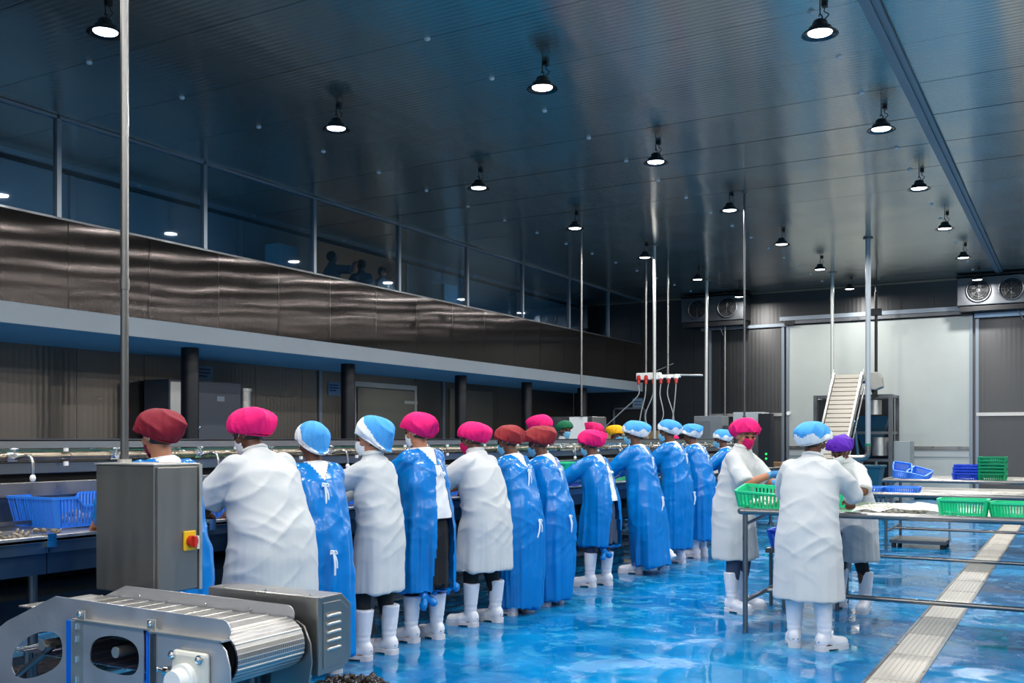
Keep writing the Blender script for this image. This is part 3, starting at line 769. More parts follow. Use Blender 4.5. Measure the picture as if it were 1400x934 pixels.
    gm = {'coat': M_coat, 'gown': M_gown}.get(garment, garment if not isinstance(garment, str) else M_coat)
    if garment == 'shirt': gm = trouser if False else M_vis
    if raised: gm = raised
    cen = V[Fq].mean(1); name = {'coat': 'coat', 'gown': 'gown', 'shirt': 'shirt'}[garment]
    cut = np.zeros(len(cen), bool)
    if garment == 'gown' and shirtv:
        sp = (cen - np.array(pel)) @ np.array(d); zt = sp / k
        back = ((cen - np.array(pel)) @ np.array(q)) < .01
        v_ = (zt > .36) & (np.abs(cen[:, 0]) < (zt - .36) * .5 + .004) & back | (zt > .498)
        if openback:
            x0, wd0, wd1 = openback
            v_ |= back & (zt <= .37) & (np.abs(cen[:, 0] - x0) < wd0 + (wd1 - wd0) * np.clip((.37 - zt) / .6, 0, 1.2)) & (cen[:, 2] > hem + .01) & (np.abs(cen[:, 0]) < .3)
        inn = NN * -.004
        wh = v_ & (zt > -.02); bl = v_ & ~(zt > -.02)
        qmesh('undershirt', V + inn, Fq, M_shirt, t, keep=wh)
        if bl.any(): qmesh('trouser_seat', V + NN * -.04, Fq, trouser, t, keep=bl)
        cut = v_
    qmesh(name, V, Fq, gm, t, keep=~cut)
    if garment == 'coat':   # turned collar
        cb = MB(); cp = [nb + nd * .035 * k + X * (.068 * k * math.sin(a_)) - q * (.066 * k * math.cos(a_)) + Vector((0, 0, -.01 * abs(math.sin(a_)))) for a_ in np.linspace(-2.6, 2.6, 19)]
        cb.tube([tuple(p) for p in cp], .011, 8); cb.build('collar', gm, t)
    # ties at neck and waist
    if garment == 'gown' and ties:
        rt = random.Random(seed)
        for zt, ln in (tieat or ((.36, .17), (-.08, .14))):
            c0 = pel + d * zt * k; m_ = (np.abs(V[:, 0]) < .04) & (np.abs((V - np.array(c0)) @ np.array(d)) < .03)
            yb = V[m_][:, 1].min() if m_.any() else c0.y - .15
            p = Vector((rt.uniform(-.02, .02) + (openback[0] if openback else 0), yb - .012, c0.z if not m_.any() else V[m_][V[m_][:, 1].argmin()][2]))
            tb = MB(); tb.ball(p, .010, sc=(1.2, .8, 1))
            tb.tube(smooth_path([p, p + Vector((-.018, -.01, .010)), p + Vector((-.022, -.01, -.012)), p], 4), .004, 6)
            tb.tube(smooth_path([p, p + Vector((.014, -.01, .006)), p + Vector((.022, -.01, -.014)), p], 4), .004, 6)
            a_ = rt.uniform(-.02, .02)
            tb.tube(smooth_path([p, p + Vector((a_, -.014, -ln * .5)), p + Vector((a_ * 2, -.006, -ln))], 4), [.0065] * 9, 6)
            tb.tube(smooth_path([p, p + Vector((.015, -.014, -ln * .35)), p + Vector((.022, -.008, -ln * .7))], 4), [.0055] * 9, 6)
            tb.build('tie', M_tie, t)
    if knots:
        for kx, ky, kz in knots:
            P0 = Vector((kx, ky, kz))
            V2, F2, N2 = union([caps_m(P0 + Vector((0, .06, .12)), .05, P0, .022), ball_m(P0, (.035, .03, .028)), caps_m(P0, .018, P0 + Vector((.06, -.02, -.045)), .034), caps_m(P0, .016, P0 + Vector((-.03, -.01, -.065)), .030)], .009, 3)
            V2 = V2 + N2 * ((vnoise(V2 * 45, seed) - .5) * .012)[:, None]
            qmesh('hem_knot', V2, F2, gm, t)
    # trousers
    T = []
    for hp, kk, an in kn:
        if garment == 'shirt' or openback: T.append(caps_m(hp, .088 * k, kk, .072 * k))
        else:
            st_ = hp.lerp(kk, np.clip((hp.z - hem - .12) / (hp.z - kk.z), 0, 1)); T.append(caps_m(st_, .074 * k, kk, .070 * k))
        T.append(caps_m(kk, .070 * k, Vector((an.x, an.y - .008, max(.20, an.z + .02))), .050 * k, flat=True))
    if garment == 'shirt' or openback: T.append(ball_m(tuple(pel + Vector((0, -.01, .0))), (.145 * k * w, .11 * k, .11 * k)))
    V, Fq, NN = union(T, .014, 4); V = V + NN * ((vnoise(V * np.array([14, 14, 7]), seed) - .5) * .012)[:, None]
    qmesh('trousers', V, Fq, trouser, t)
    if boots:
        for i, ft in enumerate(feet):
            place_boot(t, ft[0], ft[1], math.radians(ft[2]), boot_k, tilt=ft[3] if len(ft) > 3 else 0, z=ft[4] if len(ft) > 4 else 0)
    else:
        for i, ft in enumerate(feet): MB().ball((ft[0], ft[1] + .05, .05), .05, sc=(.9, 2.2, 1)).build('shoe', M_black, t)
    return t

LINE = 'workers at the sorting line'
person('worker in maroon puffy cap and blue gown behind the steel control cabinet', -4.02, 3.52, 78, top=1.625, lean=10, garment='gown', capm=M_maroon, mask=M_maroon, hem=.15, hyaw=6, hpitch=12, skin=M_skin2, w=1.0, ties=False, group=LINE, seed=1, fine=True)
person('stout worker in pink cap and short-sleeved white coat with bent head, nearest white coat', -4.0, 4.22, 84, top=1.64, lean=17, sleeve='short', capm=M_pink, mask=M_maskw, w=1.28, g=1.25, hem=.40, hyaw=12, hpitch=24, group=LINE, seed=2, fine=True, capsz=1.06,
       hands=((-.10, .42, 1.02), (.14, .45, 1.02)), feet=((-.14, 0, 8), (.14, 0, -8)))
person('short worker in snug blue-and-white cap and tied blue gown beside the stout white coat', -4.08, 4.74, 66, top=1.575, lean=10, garment='gown', cap='hood', capm=M_cblue, cap2=M_cwhite, hem=.12, hyaw=8, hpitch=12, w=.98, g=.98, group=LINE, seed=3, fine=True, glove=M_glove)
person('slim worker in long-sleeved white coat, white hood with blue back panel and white mask', -4.06, 5.31, 88, top=1.60, lean=7, sleeve='long', cap='hood', capm=M_cblue, cap2=M_cwhite, mask=M_maskw, w=.92, g=.95, hem=.44, hyaw=22, hpitch=6, skin=M_skin2, capsz=1.12, group=LINE, seed=4, fine=True,
       feet=((-.13, .02, 20), (.12, .0, 0)), glove=M_glove)
person('worker in pink cap, blue gown open at the back over black leggings, hem knotted', -4.10, 5.92, 80, top=1.66, lean=8, garment='gown', capm=M_pink, mask=M_maskw, w=.98, hem=.36, hyaw=8, hpitch=10, group=LINE, seed=5, fine=True, openback=(.02, .03, .11), capsz=1.02,
       feet=((-.11, .03, 10), (.10, -.02, -5)), knots=((-.12, -.13, .34), (.20, -.05, .40)), tieat=((.33, .02),), skin=M_skin2)
person('stout worker in pink cap and short-sleeved white coat with pink mask, mid line', -4.06, 6.66, 86, top=1.605, lean=12, sleeve='short', capm=M_pink, mask=M_pinkm, w=1.14, g=1.15, hem=.43, hyaw=14, hpitch=16, group=LINE, seed=6, fine=True,
       feet=((-.13, .03, 10), (.14, -.02, -4)))
person('worker in small rust red cap and ankle-length blue gown touching the stout white coat', -4.06, 7.22, 82, top=1.585, lean=12, garment='gown', capm=M_rust, mask=M_maskb, w=.92, hem=.06, hyaw=12, hpitch=20, group=LINE, seed=7, fine=True, hemw=.92)
person('worker in wide maroon cap and ankle-length blue gown, with a pink cap just behind', -4.04, 7.76, 86, top=1.565, lean=14, garment='gown', capm=M_rust, mask=M_maskb, w=.93, hem=.06, hyaw=14, hpitch=22, capsz=1.12, group=LINE, seed=8, fine=True, hemw=.9)
person('short worker in pink cap, blue gown knotted at the knee and open over white', -4.12, 8.95, 82, top=1.545, lean=12, garment='gown', capm=M_pink, mask=M_maskb, w=.98, hem=.40, hyaw=10, hpitch=20, capsz=1.12, group=LINE, seed=9, fine=True, openback=(.03, .03, .09), trouser=M_trouser2,
       feet=((-.10, .04, 14), (.11, -.02, -4)), knots=((-.08, -.12, .36),), tieat=((.33, .02),), glove=M_glove)
person('worker in blue and white cap and blue gown, one white boot lifted behind', -4.12, 10.05, 88, top=1.66, lean=10, garment='gown', capm=M_cblue, cap2=M_cwhite, mask=M_maskb, w=1.05, hem=.09, hyaw=10, hpitch=14, group=LINE, seed=10, glove=M_glove,
       feet=((-.08, .02, 10), (.13, -.30, -10, -.75, .14)), capsz=1.05)
person('tallest worker in blue and white cap and blue gown, middle of three such caps', -4.08, 10.98, 88, top=1.695, lean=10, garment='gown', capm=M_cblue, cap2=M_cwhite, mask=M_maskb, w=1.05, hem=.18, hyaw=8, hpitch=12, group=LINE, seed=11, feet=((-.10, .1, 10), (.10, -.02, -5)))
person('worker in blue and white cap with long white tape hanging down the back', -4.06, 11.75, 84, top=1.655, lean=12, garment='gown', capm=M_cblue, cap2=M_cwhite, w=1.0, hem=.22, hyaw=0, hpitch=16, group=LINE, seed=12, tieat=((.36, .40), (-.05, .16)))
person('small worker in blue and white cap half hidden behind the woman with the pink mask', -4.1, 13.15, 98, top=1.60, lean=14, garment='gown', capm=M_cblue, cap2=M_cwhite, mask=M_maskb, w=.95, hem=.10, hyaw=6, hpitch=16, group=LINE, seed=13)
FAR = 'workers on the far side of the sorting line'
person('worker in dark green cap, white coat and pale blue mask across the line', -6.55, 13.0, -110, top=1.74, lean=6, capm=M_greenc, mask=M_maskb, hyaw=-10, hpitch=8, capsz=.98, group=FAR, seed=14)
person('worker with bent head in crimson pink cap beside the dark green cap', -6.42, 13.55, -95, top=1.70, lean=14, garment='gown', capm=M_pinkm, hyaw=0, hpitch=35, capsz=1.05, group=FAR, seed=15, hem=.1)
person('worker in yellow cap across the line', -6.55, 14.75, -95, top=1.69, lean=10, garment='gown', capm=M_yellowc, mask=M_maskb, hyaw=0, hpitch=22, capsz=1.0, group=FAR, seed=16, hem=.1)
person('worker in bright pink cap across the line, behind the wide maroon cap', -6.5, 12.12, -95, top=1.76, lean=8, garment='gown', capm=M_pink, hyaw=0, hpitch=15, capsz=1.25, group=FAR, seed=17, hem=.1)
person('crimson-capped worker at the far end of the line, hidden behind a blue and white cap', -6.5, 17.0, -95, top=1.55, lean=18, garment='gown', capm=M_pinkm, hyaw=0, hpitch=30, group=FAR, seed=18, hem=.1)
TAB = 'workers at the near packing table'
person('woman in pink cap, pink mask and white coat, blue gloves over a green basket', -2.52, 8.28, -98, top=1.64, lean=10, sleeve='short', capm=M_pink, mask=M_pinkm, w=1.0, g=1.05, hem=.44, hyaw=-40, hpitch=15, skin=M_skin2, group=TAB, seed=19, fine=True, glove=M_glove,
       hands=((-.07, .42, 1.06), (.10, .36, 1.16)), poles=((-.8, -.4, -1), (.8, -.3, -1)), feet=((-.12, 0, 15), (.12, .02, -10)), trouser=M_trouser2, capsz=1.05)
person('worker seen from behind in long white coat, blue-and-white cap, at the near table', -1.62, 7.02, -4, top=1.585, lean=10, sleeve='long', capm=M_cblue, cap2=M_cwhite, mask=M_maskw, w=1.1, g=1.1, hem=.34, hyaw=-28, hpitch=16, group=TAB, seed=20, fine=True, capsz=1.05,
       hands=((-.17, .40, 1.02), (.17, .40, 1.02)), feet=((-.11, 0, 25), (.11, -.02, -30)))
person('worker with bent head in purple cap and white coat, across the near table', -1.68, 8.78, 158, top=1.50, lean=20, sleeve='short', capm=M_purple, mask=M_maskw, w=1.0, g=1.05, hem=.42, hyaw=10, hpitch=30, group=TAB, seed=21, fine=True, feet=((-.13, 0, 20), (.12, 0, -20)),
       hands=((-.14, .40, 1.05), (.12, .42, 1.05)))
VIS = 'visitors behind the gallery glass'
for i, (yy_, xx_, tp, rz_, mt, lb) in enumerate(((13.1, -10.95, 1.62, -20, M_vis, 'visitor with raised hand behind the gallery glass, leftmost of three'),
        (13.95, -11.0, 1.62, 40, M_vis, 'middle visitor with short dark hair behind the gallery glass'), (14.55, -11.0, 1.58, 30, M_vis2, 'visitor in pale shirt behind the gallery glass, beside the mullion'))):
    p = person(lb, xx_, yy_, rz_, top=tp, lean=2, garment='shirt', sleeve='short', cap=None, hem=.75, hyaw=10, hpitch=4, group=VIS, seed=30 + i, boots=False, raised=mt,
               hands=((-.2, .15, .85), (.22, .30, 1.42)) if i == 0 else ((-.2, .1, .8), (.2, .1, .8)))
    p.location.z = 3.0

# ------------------------------------------------------------------ baskets
def basket(label, loc, rotz, L_, W_, H_, m, dip=True, group=None, slats=14, fill=None, name='basket', tilt=None, cat='basket'):
    """perforated tray: L_ along x, W_ along y, tapered, with slotted walls and a dipped rim"""
    t = thing(name, label, cat, loc, rotz, group)
    if tilt: t.rotation_euler = (tilt[0], tilt[1], rotz)
    tp = .88; r = .008; hz = lambda u: H_ - (.28 * H_ * max(0, min(1, (1 - abs(u) * 1.9) * 4)) if dip else 0)
    rim = MB(); a, b_ = L_ / 2, W_ / 2
    P_ = [(-a + .02, -b_), (a - .02, -b_), (a, -b_ + .02), (a, b_ - .02), (a - .02, b_), (-a + .02, b_), (-a, b_ - .02), (-a, -b_ + .02)]
    pts = []
    for i in range(8):
        p, q_ = P_[i], P_[(i + 1) % 8]; n = 14 if i % 4 == 0 else (10 if i % 2 == 0 else 1)
        for k in range(n):
            u = k / n; x_ = p[0] + (q_[0] - p[0]) * u; y_ = p[1] + (q_[1] - p[1]) * u
            z = hz(x_ / a) if i % 4 == 0 else H_
            pts.append((x_, y_, z))
    n = len(pts); v = []
    for p in pts: ln = math.hypot(p[0], p[1]); v += [(p[0] * (1 - .004 / ln), p[1] * (1 - .004 / ln), p[2] - .014), (p[0] * (1 - .004 / ln), p[1] * (1 - .004 / ln), p[2]), (p[0] * (1 + .014 / ln), p[1] * (1 + .014 / ln), p[2]), (p[0] * (1 + .014 / ln), p[1] * (1 + .014 / ln), p[2] - .014)]
    rim.add(v, [(i * 4 + k, i * 4 + (k + 1) % 4, ((i + 1) % n) * 4 + (k + 1) % 4, ((i + 1) % n) * 4 + k) for i in range(n) for k in range(4)], False)
    rim.build('rim', m, t)
    wl_ = MB()
    def bar(p0, p1, th):  # slanted strip from floor ring to rim ring
        d_ = Vector((p0[0], p0[1], 0)).normalized() * .003
        s_ = Vector((-d_.y, d_.x, 0)).normalized() * th
        A = [Vector(p0) - s_, Vector(p0) + s_, Vector(p1) + s_, Vector(p1) - s_]
        vv = [tuple(q_ - d_) for q_ in A] + [tuple(q_ + d_) for q_ in A]
        wl_.add(vv, [(0, 1, 2, 3), (7, 6, 5, 4), (0, 4, 5, 1), (1, 5, 6, 2), (2, 6, 7, 3), (3, 7, 4, 0)])
    for sy in (-1, 1):
        for k in range(slats + 1):
            u = -1 + 2 * k / slats; bar((u * a * tp, sy * b_ * tp, .0), (u * a * .97, sy * b_, hz(u) - .004), a / slats * (.55 if 0 < k < slats else 1.3))
    ns = max(6, int(slats * W_ / L_))
    for sx in (-1, 1):
        for k in range(ns + 1):
            u = -1 + 2 * k / ns; bar((sx * a * tp, u * b_ * tp, .0), (sx * a, u * b_ * .97, H_ - .004), b_ / ns * (.55 if 0 < k < ns else 1.3))
    for z0, z1 in ((.0, .16 * H_), (.80 * H_, .97 * H_)):   # solid bands top and bottom
        for z_, s0, s1 in ((z0, 0, 0),):
            f0 = tp + (1 - tp) * z0 / H_; f1 = tp + (1 - tp) * z1 / H_
            if dip and z0 > 0: continue
            c0 = [(sx * a * f0, sy * b_ * f0, z0) for sx, sy in ((-1, -1), (1, -1), (1, 1), (-1, 1))]; c1 = [(sx * a * f1, sy * b_ * f1, z1) for sx, sy in ((-1, -1), (1, -1), (1, 1), (-1, 1))]
            i0 = [(x * .985, y * .985, z) for x, y, z in c0]; i1 = [(x * .985, y * .985, z) for x, y, z in c1]
            wl_.add(c0 + c1 + i0 + i1, [(k, (k + 1) % 4, 4 + (k + 1) % 4, 4 + k) for k in range(4)] + [(8 + k, 12 + k, 12 + (k + 1) % 4, 8 + (k + 1) % 4) for k in range(4)] + [(4 + k, 4 + (k + 1) % 4, 12 + (k + 1) % 4, 12 + k) for k in range(4)])
    wl_.build('slotted_wall', m, t)
    fl = MB(); fl.box(-a * tp, a * tp, -b_ * tp, -b_ * tp + .01, 0, .006); fl.box(-a * tp, a * tp, b_ * tp - .01, b_ * tp, 0, .006)
    nb_ = 12
    for k in range(nb_ + 1):
        x_ = -a * tp + 2 * a * tp * k / nb_; fl.box(x_ - .006, x_ + .006, -b_ * tp, b_ * tp, 0, .005)
    for k in range(9):
        y_ = -b_ * tp + 2 * b_ * tp * k / 8; fl.box(-a * tp, a * tp, y_ - .006, y_ + .006, .001, .006)
    fl.build('bottom_grid', m, t)
    if fill:
        pile('shellfish_pile', fill[1], (loc[0], loc[1], loc[2] + .008), a * tp * .8, b_ * tp * .75, fill[2], fill[0], 90, seed=int(abs(loc[0] * 100)), tag_=True)
    return t
def pile(name, label, loc, rx, ry, h, m, n, seed=1, r0=.012, r1=.024, tag_=True):
    rr = random.Random(seed); mb = MB()
    for i in range(n):
        a = rr.random() * 2 * PI; q_ = math.sqrt(rr.random()); z = h * (1 - q_ ** 2) * rr.random() ** .5; r = rr.uniform(r0, r1)
        c = Vector((math.cos(a) * q_ * rx, math.sin(a) * q_ * ry, z + r * .5)); R = Matrix.Rotation(rr.random() * 6, 3, Vector((rr.uniform(-1, 1), rr.uniform(-1, 1), rr.uniform(-1, 1))).normalized())
        k = len(mb.v); mb.ball((0, 0, 0), r, n=7, m=4, sc=(1.6, 1.0, .55))
        for j in range(k, len(mb.v)):
            p = R @ Vector(mb.v[j]) + c; mb.v[j] = (p.x, p.y, max(p.z, .001))
    o = mb.build(name, m, None, loc=loc)
    if tag_: tag(o, label, 'shellfish', None, 'stuff')
    return o

# ------------------------------------------------------------------ the long sorting line
TZ = .96
XN, XF, XC = -4.42, -6.28, -5.35
YA, YZ = .6, 17.2
sl_ = thing('sorting_line', 'long stainless two-sided sorting line with water pipes between the workers', 'conveyor', (XC, 0, 0))
def LB(name, m, *bx, bevel=0):
    mb = MB()
    for b_ in bx: mb.box(b_[0] - XC, b_[1] - XC, *b_[2:])
    return mb.build(name, m, sl_, bevel=bevel)
seg = [YA, 3.15, 5.9, 8.65, 11.4, 14.15, YZ]
for side, (xe, xi) in enumerate(((XN, -5.26), (XF, -5.44))):
    lo_, hi_ = min(xe, xi), max(xe, xi); sg = 1 if side == 0 else -1
    for a, b_ in zip(seg[:-1], seg[1:]):
        LB('table_top', M_steel_l if False else M_steel, (lo_, hi_, a + .003, b_ - .003, TZ - .02, TZ - .004))
        LB('edge_lip', M_steel_l, (min(xe, xe - sg * .025), max(xe, xe - sg * .025), a + .003, b_ - .003, TZ - .02, TZ + .012), bevel=.004)
        LB('apron', mat('apron_floor_tint', (96, 118, 136), .3, .85), (min(xe - sg * .012, xe - sg * .03), max(xe - sg * .012, xe - sg * .03), a + .003, b_ - .003, TZ - .075, TZ - .02))  # the floor's blue reflection is put into the steel colour
        LB('lower_apron', mat('lower_apron_floor_tint', (60, 84, 104), .35, .8), (min(xe - sg * .03, xe - sg * .045), max(xe - sg * .03, xe - sg * .045), a + .003, b_ - .003, TZ - .18, TZ - .075))  # darker steel, likewise tinted with blue mirrored from the floor
    for yc in seg[1:-1] + [4.2]:
        LB('lip_clamp', M_chrome, (min(xe - sg * .03, xe + sg * .012), max(xe - sg * .03, xe + sg * .012), yc - .025, yc + .025, TZ - .045, TZ + .02))
    LB('inner_tray_rail', M_tube, (xi + sg * .22 - .012, xi + sg * .22 + .012, YA, YZ, TZ + .02, TZ + .04))
    for k in range(12):
        yc = YA + .7 + 1.38 * k
        if yc > YZ - .3: break
        LB('rail_foot', M_tube, (xi + sg * .22 - .012, xi + sg * .22 + .012, yc - .012, yc + .012, TZ - .005, TZ + .022))
# centre console
for sg in (1, -1):
    LB('back_panel', mat('console_panel', (88, 108, 122), .35, .8), (XC + sg * .085 - .006, XC + sg * .085 + .006, YA, YZ, TZ - .01, 1.115))
    LB('shelf_strip', M_steel, (min(XC + sg * .05, XC + sg * .10), max(XC + sg * .05, XC + sg * .10), YA, YZ, 1.115, 1.20), bevel=.004)
    LB('lower_rail', mat('rail_steel', (120, 128, 134), .3, .85), (min(XC + sg * .03, XC + sg * .06), max(XC + sg * .03, XC + sg * .06), YA, YZ, 1.247, 1.312), bevel=.004)
    LB('top_rail', mat('top_rail_steel', (150, 155, 156), .34, .85), (min(XC + sg * .03, XC + sg * .06), max(XC + sg * .03, XC + sg * .06), YA, YZ, 1.392, 1.447), bevel=.004)
LB('top_cap', M_steel_d, (XC - .06, XC + .06, YA, YZ, 1.436, 1.45))
LB('gap_shade', M_dark, (XC - .01, XC + .01, YA, YZ, 1.0, 1.30))  # near-black sheet put in for the shade of the gap
p_ = MB(); p_.cyl((.075, YA, 1.345), (.075, YZ, 1.345), .026, n=14); p_.cyl((-.075, YA, 1.345), (-.075, YZ, 1.345), .026, n=14)
p_.build('water_pipe', mat('pipe_stained', (142, 132, 116), .3, .9, var=.25, vscale=9, rvar=.12), sl_)
LB('hose_clip_strip', mat('green_strip', (20, 80, 70), .5), (XC + .062, XC + .066, YA, YZ, 1.376, 1.386))
k = 0; yc = .75
while yc < YZ - .2:
    for sg in (1, -1):
        tm = MB(); xb = sg * .078
        tm.cyl((xb, yc, 1.345), (xb + sg * .045, yc, 1.345), .018, n=10); tm.cyl((xb, yc - .03, 1.345), (xb, yc + .03, 1.345), .031, n=12)
        tm.cyl((xb + sg * .04, yc, 1.345), (xb + sg * .04, yc, 1.385), .008, n=8); tm.ball((xb + sg * .04, yc, 1.39), .014, sc=(.8, 2.2, .6))
        tp_ = tm.build('tap', M_chrome, sl_)
        if k % 2 == 0:
            MB().tube(smooth_path([(xb + sg * .04, yc, 1.335), (xb + sg * .14, yc, 1.355), (xb + sg * .19, yc, 1.34), (xb + sg * .205, yc, 1.30), (xb + sg * .205, yc, 1.24)]), .009, 8).build('spout', M_chrome, tp_)
            MB().ball((xb + sg * .205, yc, 1.23), .017, sc=(1, 1, 1.3)).build('nozzle', M_white_pl, tp_)
    # small brackets between the taps
    LB('pipe_bracket', M_white_pl, (XC + .095, XC + .112, yc + .33, yc + .352, 1.29, 1.315), (XC + .095, XC + .112, yc + .33, yc + .352, 1.375, 1.395))
    k += 1; yc += .6875
for yc in (1.5, 4.3, 7.1, 9.9, 11.15, 13.9, 16.7):
    LB('post', M_tube, (XC - .03, XC + .03, yc - .03, yc + .03, 0.0, 1.43))
for yc in (1.0, 3.15, 5.9, 8.65, 11.4, 14.15, 16.9):
    for xl in (XN - .14, XF + .14):
        m_ = MB(); m_.cyl((xl - XC, yc, .0), (xl - XC, yc, TZ - .05), .024, n=12); m_.cyl((xl - XC, yc, 0), (xl - XC, yc, .03), .04, n=12); m_.build('leg', M_steel_d, sl_)
    LB('cross_bar', M_steel_d, (XF + .14, XN - .14, yc - .02, yc + .02, .22, .26))
    LB('top_cross_bar', M_steel_d, (XF + .05, XN - .05, yc - .02, yc + .02, TZ - .11, TZ - .06))
for xl in (XN - .14, XF + .14, -5.0, -5.7): LB('long_bar', M_steel_d, (xl - .02, xl + .02, YA, YZ, .225, .262))
LB('shade_pan', mat('shade_pan_dark', (48, 62, 74), .4, .7), (-5.95, -4.75, YA + .1, YZ - .1, .50, .53), (-5.95, -5.93, YA + .1, YZ - .1, .53, .62), (-4.77, -4.75, YA + .1, YZ - .1, .53, .62))  # dark pan added to deepen the shade beneath the tables

# trays on the line
BG = 'plastic baskets on the sorting line'
basket('large blue slotted basket of shellfish left of the steel control box', (-5.0, 3.74, TZ + .002), PI / 2, .60, .42, .17, M_bbask, slats=26, fill=(M_shell, 'pile of small grey shellfish inside the large blue basket', .045), group=BG)
basket('blue basket between the maroon-capped worker and the stout white coat', (-4.80, 4.55, TZ + .002), PI / 2, .52, .36, .10, M_bbask, dip=False, group=BG)
basket('green basket in front of the stout worker in the white coat', (-5.02, 5.25, TZ + .002), PI / 2, .5, .3, .12, M_gbask, dip=False, group=BG)
basket('blue basket glimpsed between the slim worker in the white hood and her blue neighbour', (-4.85, 5.95, TZ + .002), PI / 2, .5, .36, .09, M_bbask, dip=False, group=BG)
basket('blue basket in front of the mid-line worker with pink mask', (-4.85, 7.4, TZ + .002), PI / 2, .5, .36, .10, M_bbask, dip=False, group=BG)
basket('green basket on the line, left of the short worker with the knotted gown', (-4.95, 9.85, TZ + .10), PI / 2, .56, .38, .13, M_gbask, dip=False, group=BG)
basket('blue basket with clear bag on the line between wide maroon cap and short worker', (-4.72, 9.35, TZ + .002), PI / 2, .46, .34, .14, M_bblue, dip=False, group=BG)
basket('second green basket, stacked under the edge of the first on the line', (-4.98, 10.45, TZ + .002), PI / 2, .5, .34, .13, M_dgbask, dip=False, group=BG)
basket('green basket in front of the worker with the lifted boot', (-4.85, 11.2, TZ + .002), PI / 2, .5, .34, .12, M_gbask, dip=False, group=BG)
pile('shellfish_heap', 'dark wet shellfish scattered on the table beside the large blue basket', (-4.66, 3.10, TZ), .14, .28, .012, M_shell, 34, seed=5, r0=.008, r1=.016)

# ------------------------------------------------------------------ steel control cabinet on its ceiling conduit
cb = thing('control_cabinet', 'stainless control cabinet with red and yellow switch on a vertical steel conduit', 'cabinet', (-3.745, 3.168, .755))
MB().box(-.195, .195, -.128, .128, 0, .575).build('body', M_box, cb, bevel=.006)
MB().box(.196, .212, -.122, .105, .008, .567).build('door', M_box, cb, bevel=.003)
MB().box(.190, .216, .112, .130, .0, .578).build('door_flange', M_steel_l, cb)
MB().box(-.20, .20, -.133, .133, .575, .583).build('lid', M_steel_l, cb, bevel=.002)
MB().box(.212, .222, .018, .088, .185, .275).build('switch_plate', M_yellow, cb, bevel=.004)
k_ = MB(); k_.cyl((.222, .055, .228), (.244, .055, .228), .026, n=20); k_.box(.244, .258, .047, .063, .204, .252); k_.build('rotary_switch', M_red, cb, bevel=.002)
MB().box(.222, .236, .080, .095, .19, .25).build('padlock_tab', M_cream, cb)
MB().cyl((-.12, -.03, .583), (-.12, -.03, CEIL - .755 - .012), .0185, n=16).build('conduit', M_tube, cb)
MB().cyl((-.12, -.03, .583), (-.12, -.03, .60), .032, n=16).build('conduit_nut', M_steel_l, cb)
MB().cyl((-.12, -.03, 1.39), (-.12, -.03, 1.44), .022, n=16).build('coupling', M_tube, cb)
MB().cyl((-.12, -.03, CEIL - .755 - .02), (-.12, -.03, CEIL - .755 - .005), .06, n=20).build('ceiling_flange', M_steel, cb)

# ------------------------------------------------------------------ foreground belt machine
mc = thing('belt_conveyor', 'stainless mesh-belt conveyor head with guards and motor box in the foreground', 'conveyor', (-3.2, 2.78, 0))
ox, oy = -3.2, 2.78
def PL(name, outl, holes, yy0, yy1, m): return plate(name, [(a - ox, b_) for a, b_ in outl], [[(a - ox, b_) for a, b_ in h] for h in holes], yy0 - oy, yy1 - oy, m, mc)
def arc(cx, cz, r, a0, a1, n=10): return [(cx + r * math.cos(math.radians(a0 + (a1 - a0) * i / n)), cz + r * math.sin(math.radians(a0 + (a1 - a0) * i / n))) for i in range(n + 1)]
near = [(-3.96, .38), (-4.10, .57), (-4.06, .60), (-3.92, .682), (-3.603, .812), (-2.665, .800)] + arc(-2.668, .763, .037, 90, -90) + [(-3.44, .728), (-3.44, .38)]
hole1 = rounded([(-3.90, .49), (-3.87, .575), (-3.74, .655), (-3.57, .672), (-3.55, .57), (-3.60, .52), (-3.72, .47), (-3.84, .445)], 3)
hole2 = rounded([(-3.365, .60), (-3.34, .672), (-3.20, .70), (-3.085, .675), (-3.075, .59), (-3.12, .545), (-3.28, .55), (-3.35, .565)], 3)
PL('side_guard', near, [hole1], 2.588, 2.593, M_guard)
PL('hinged_guard', [(-3.40, .735), (-3.075 + .02, .735), (-3.055, .38), (-3.40, .38)], [hole2], 2.565, 2.570, M_guard)
q1 = MB(); q1.box(-3.475 - ox, -3.40 - ox, 2.566 - oy, 2.584 - oy, .38, .728); q1.build('hinge_strip', M_steel_l, mc)
for zz in (.42, .50, .58, .66, .71): MB().cyl((-3.44 - ox, 2.563 - oy, zz - .012), (-3.44 - ox, 2.563 - oy, zz + .012), .006, n=8).build('hinge_knuckle', M_chrome, mc)
MB().box(-3.515 - ox, -3.478 - ox, 2.574 - oy, 2.587 - oy, .38, .725).build('film_strip', M_blue_film, mc)
MB().box(-3.052 - ox, -3.012 - ox, 2.574 - oy, 2.587 - oy, .38, .728).build('film_strip', M_blue_film, mc)
q1 = MB(); q1.box(-3.46 - ox, -3.0 - ox, 2.555 - oy, 2.588 - oy, .733, .739); q1.box(-3.01 - ox, -2.63 - ox, 2.548 - oy, 2.588 - oy, .729, .735); q1.build('guard_flange', M_steel_l, mc)
for xb in (-3.43, -3.03):
    q1 = MB(); q1.box(xb - ox, xb + .045 - ox, 2.560 - oy, 2.566 - oy, .735, .775); q1.build('latch_bracket', M_steel_l, mc, bevel=.002)
    MB().ball((xb + .02 - ox, 2.555 - oy, .762), .011, sc=(1, .7, 1)).build('dome_nut', M_chrome, mc)
PL('bearing_plate', [(-3.01, .731), (-2.655, .729), (-2.62, .70), (-2.600, .64), (-2.598, .56), (-2.63, .47), (-2.70, .38), (-3.01, .38)], [], 2.556, 2.562, M_guard)
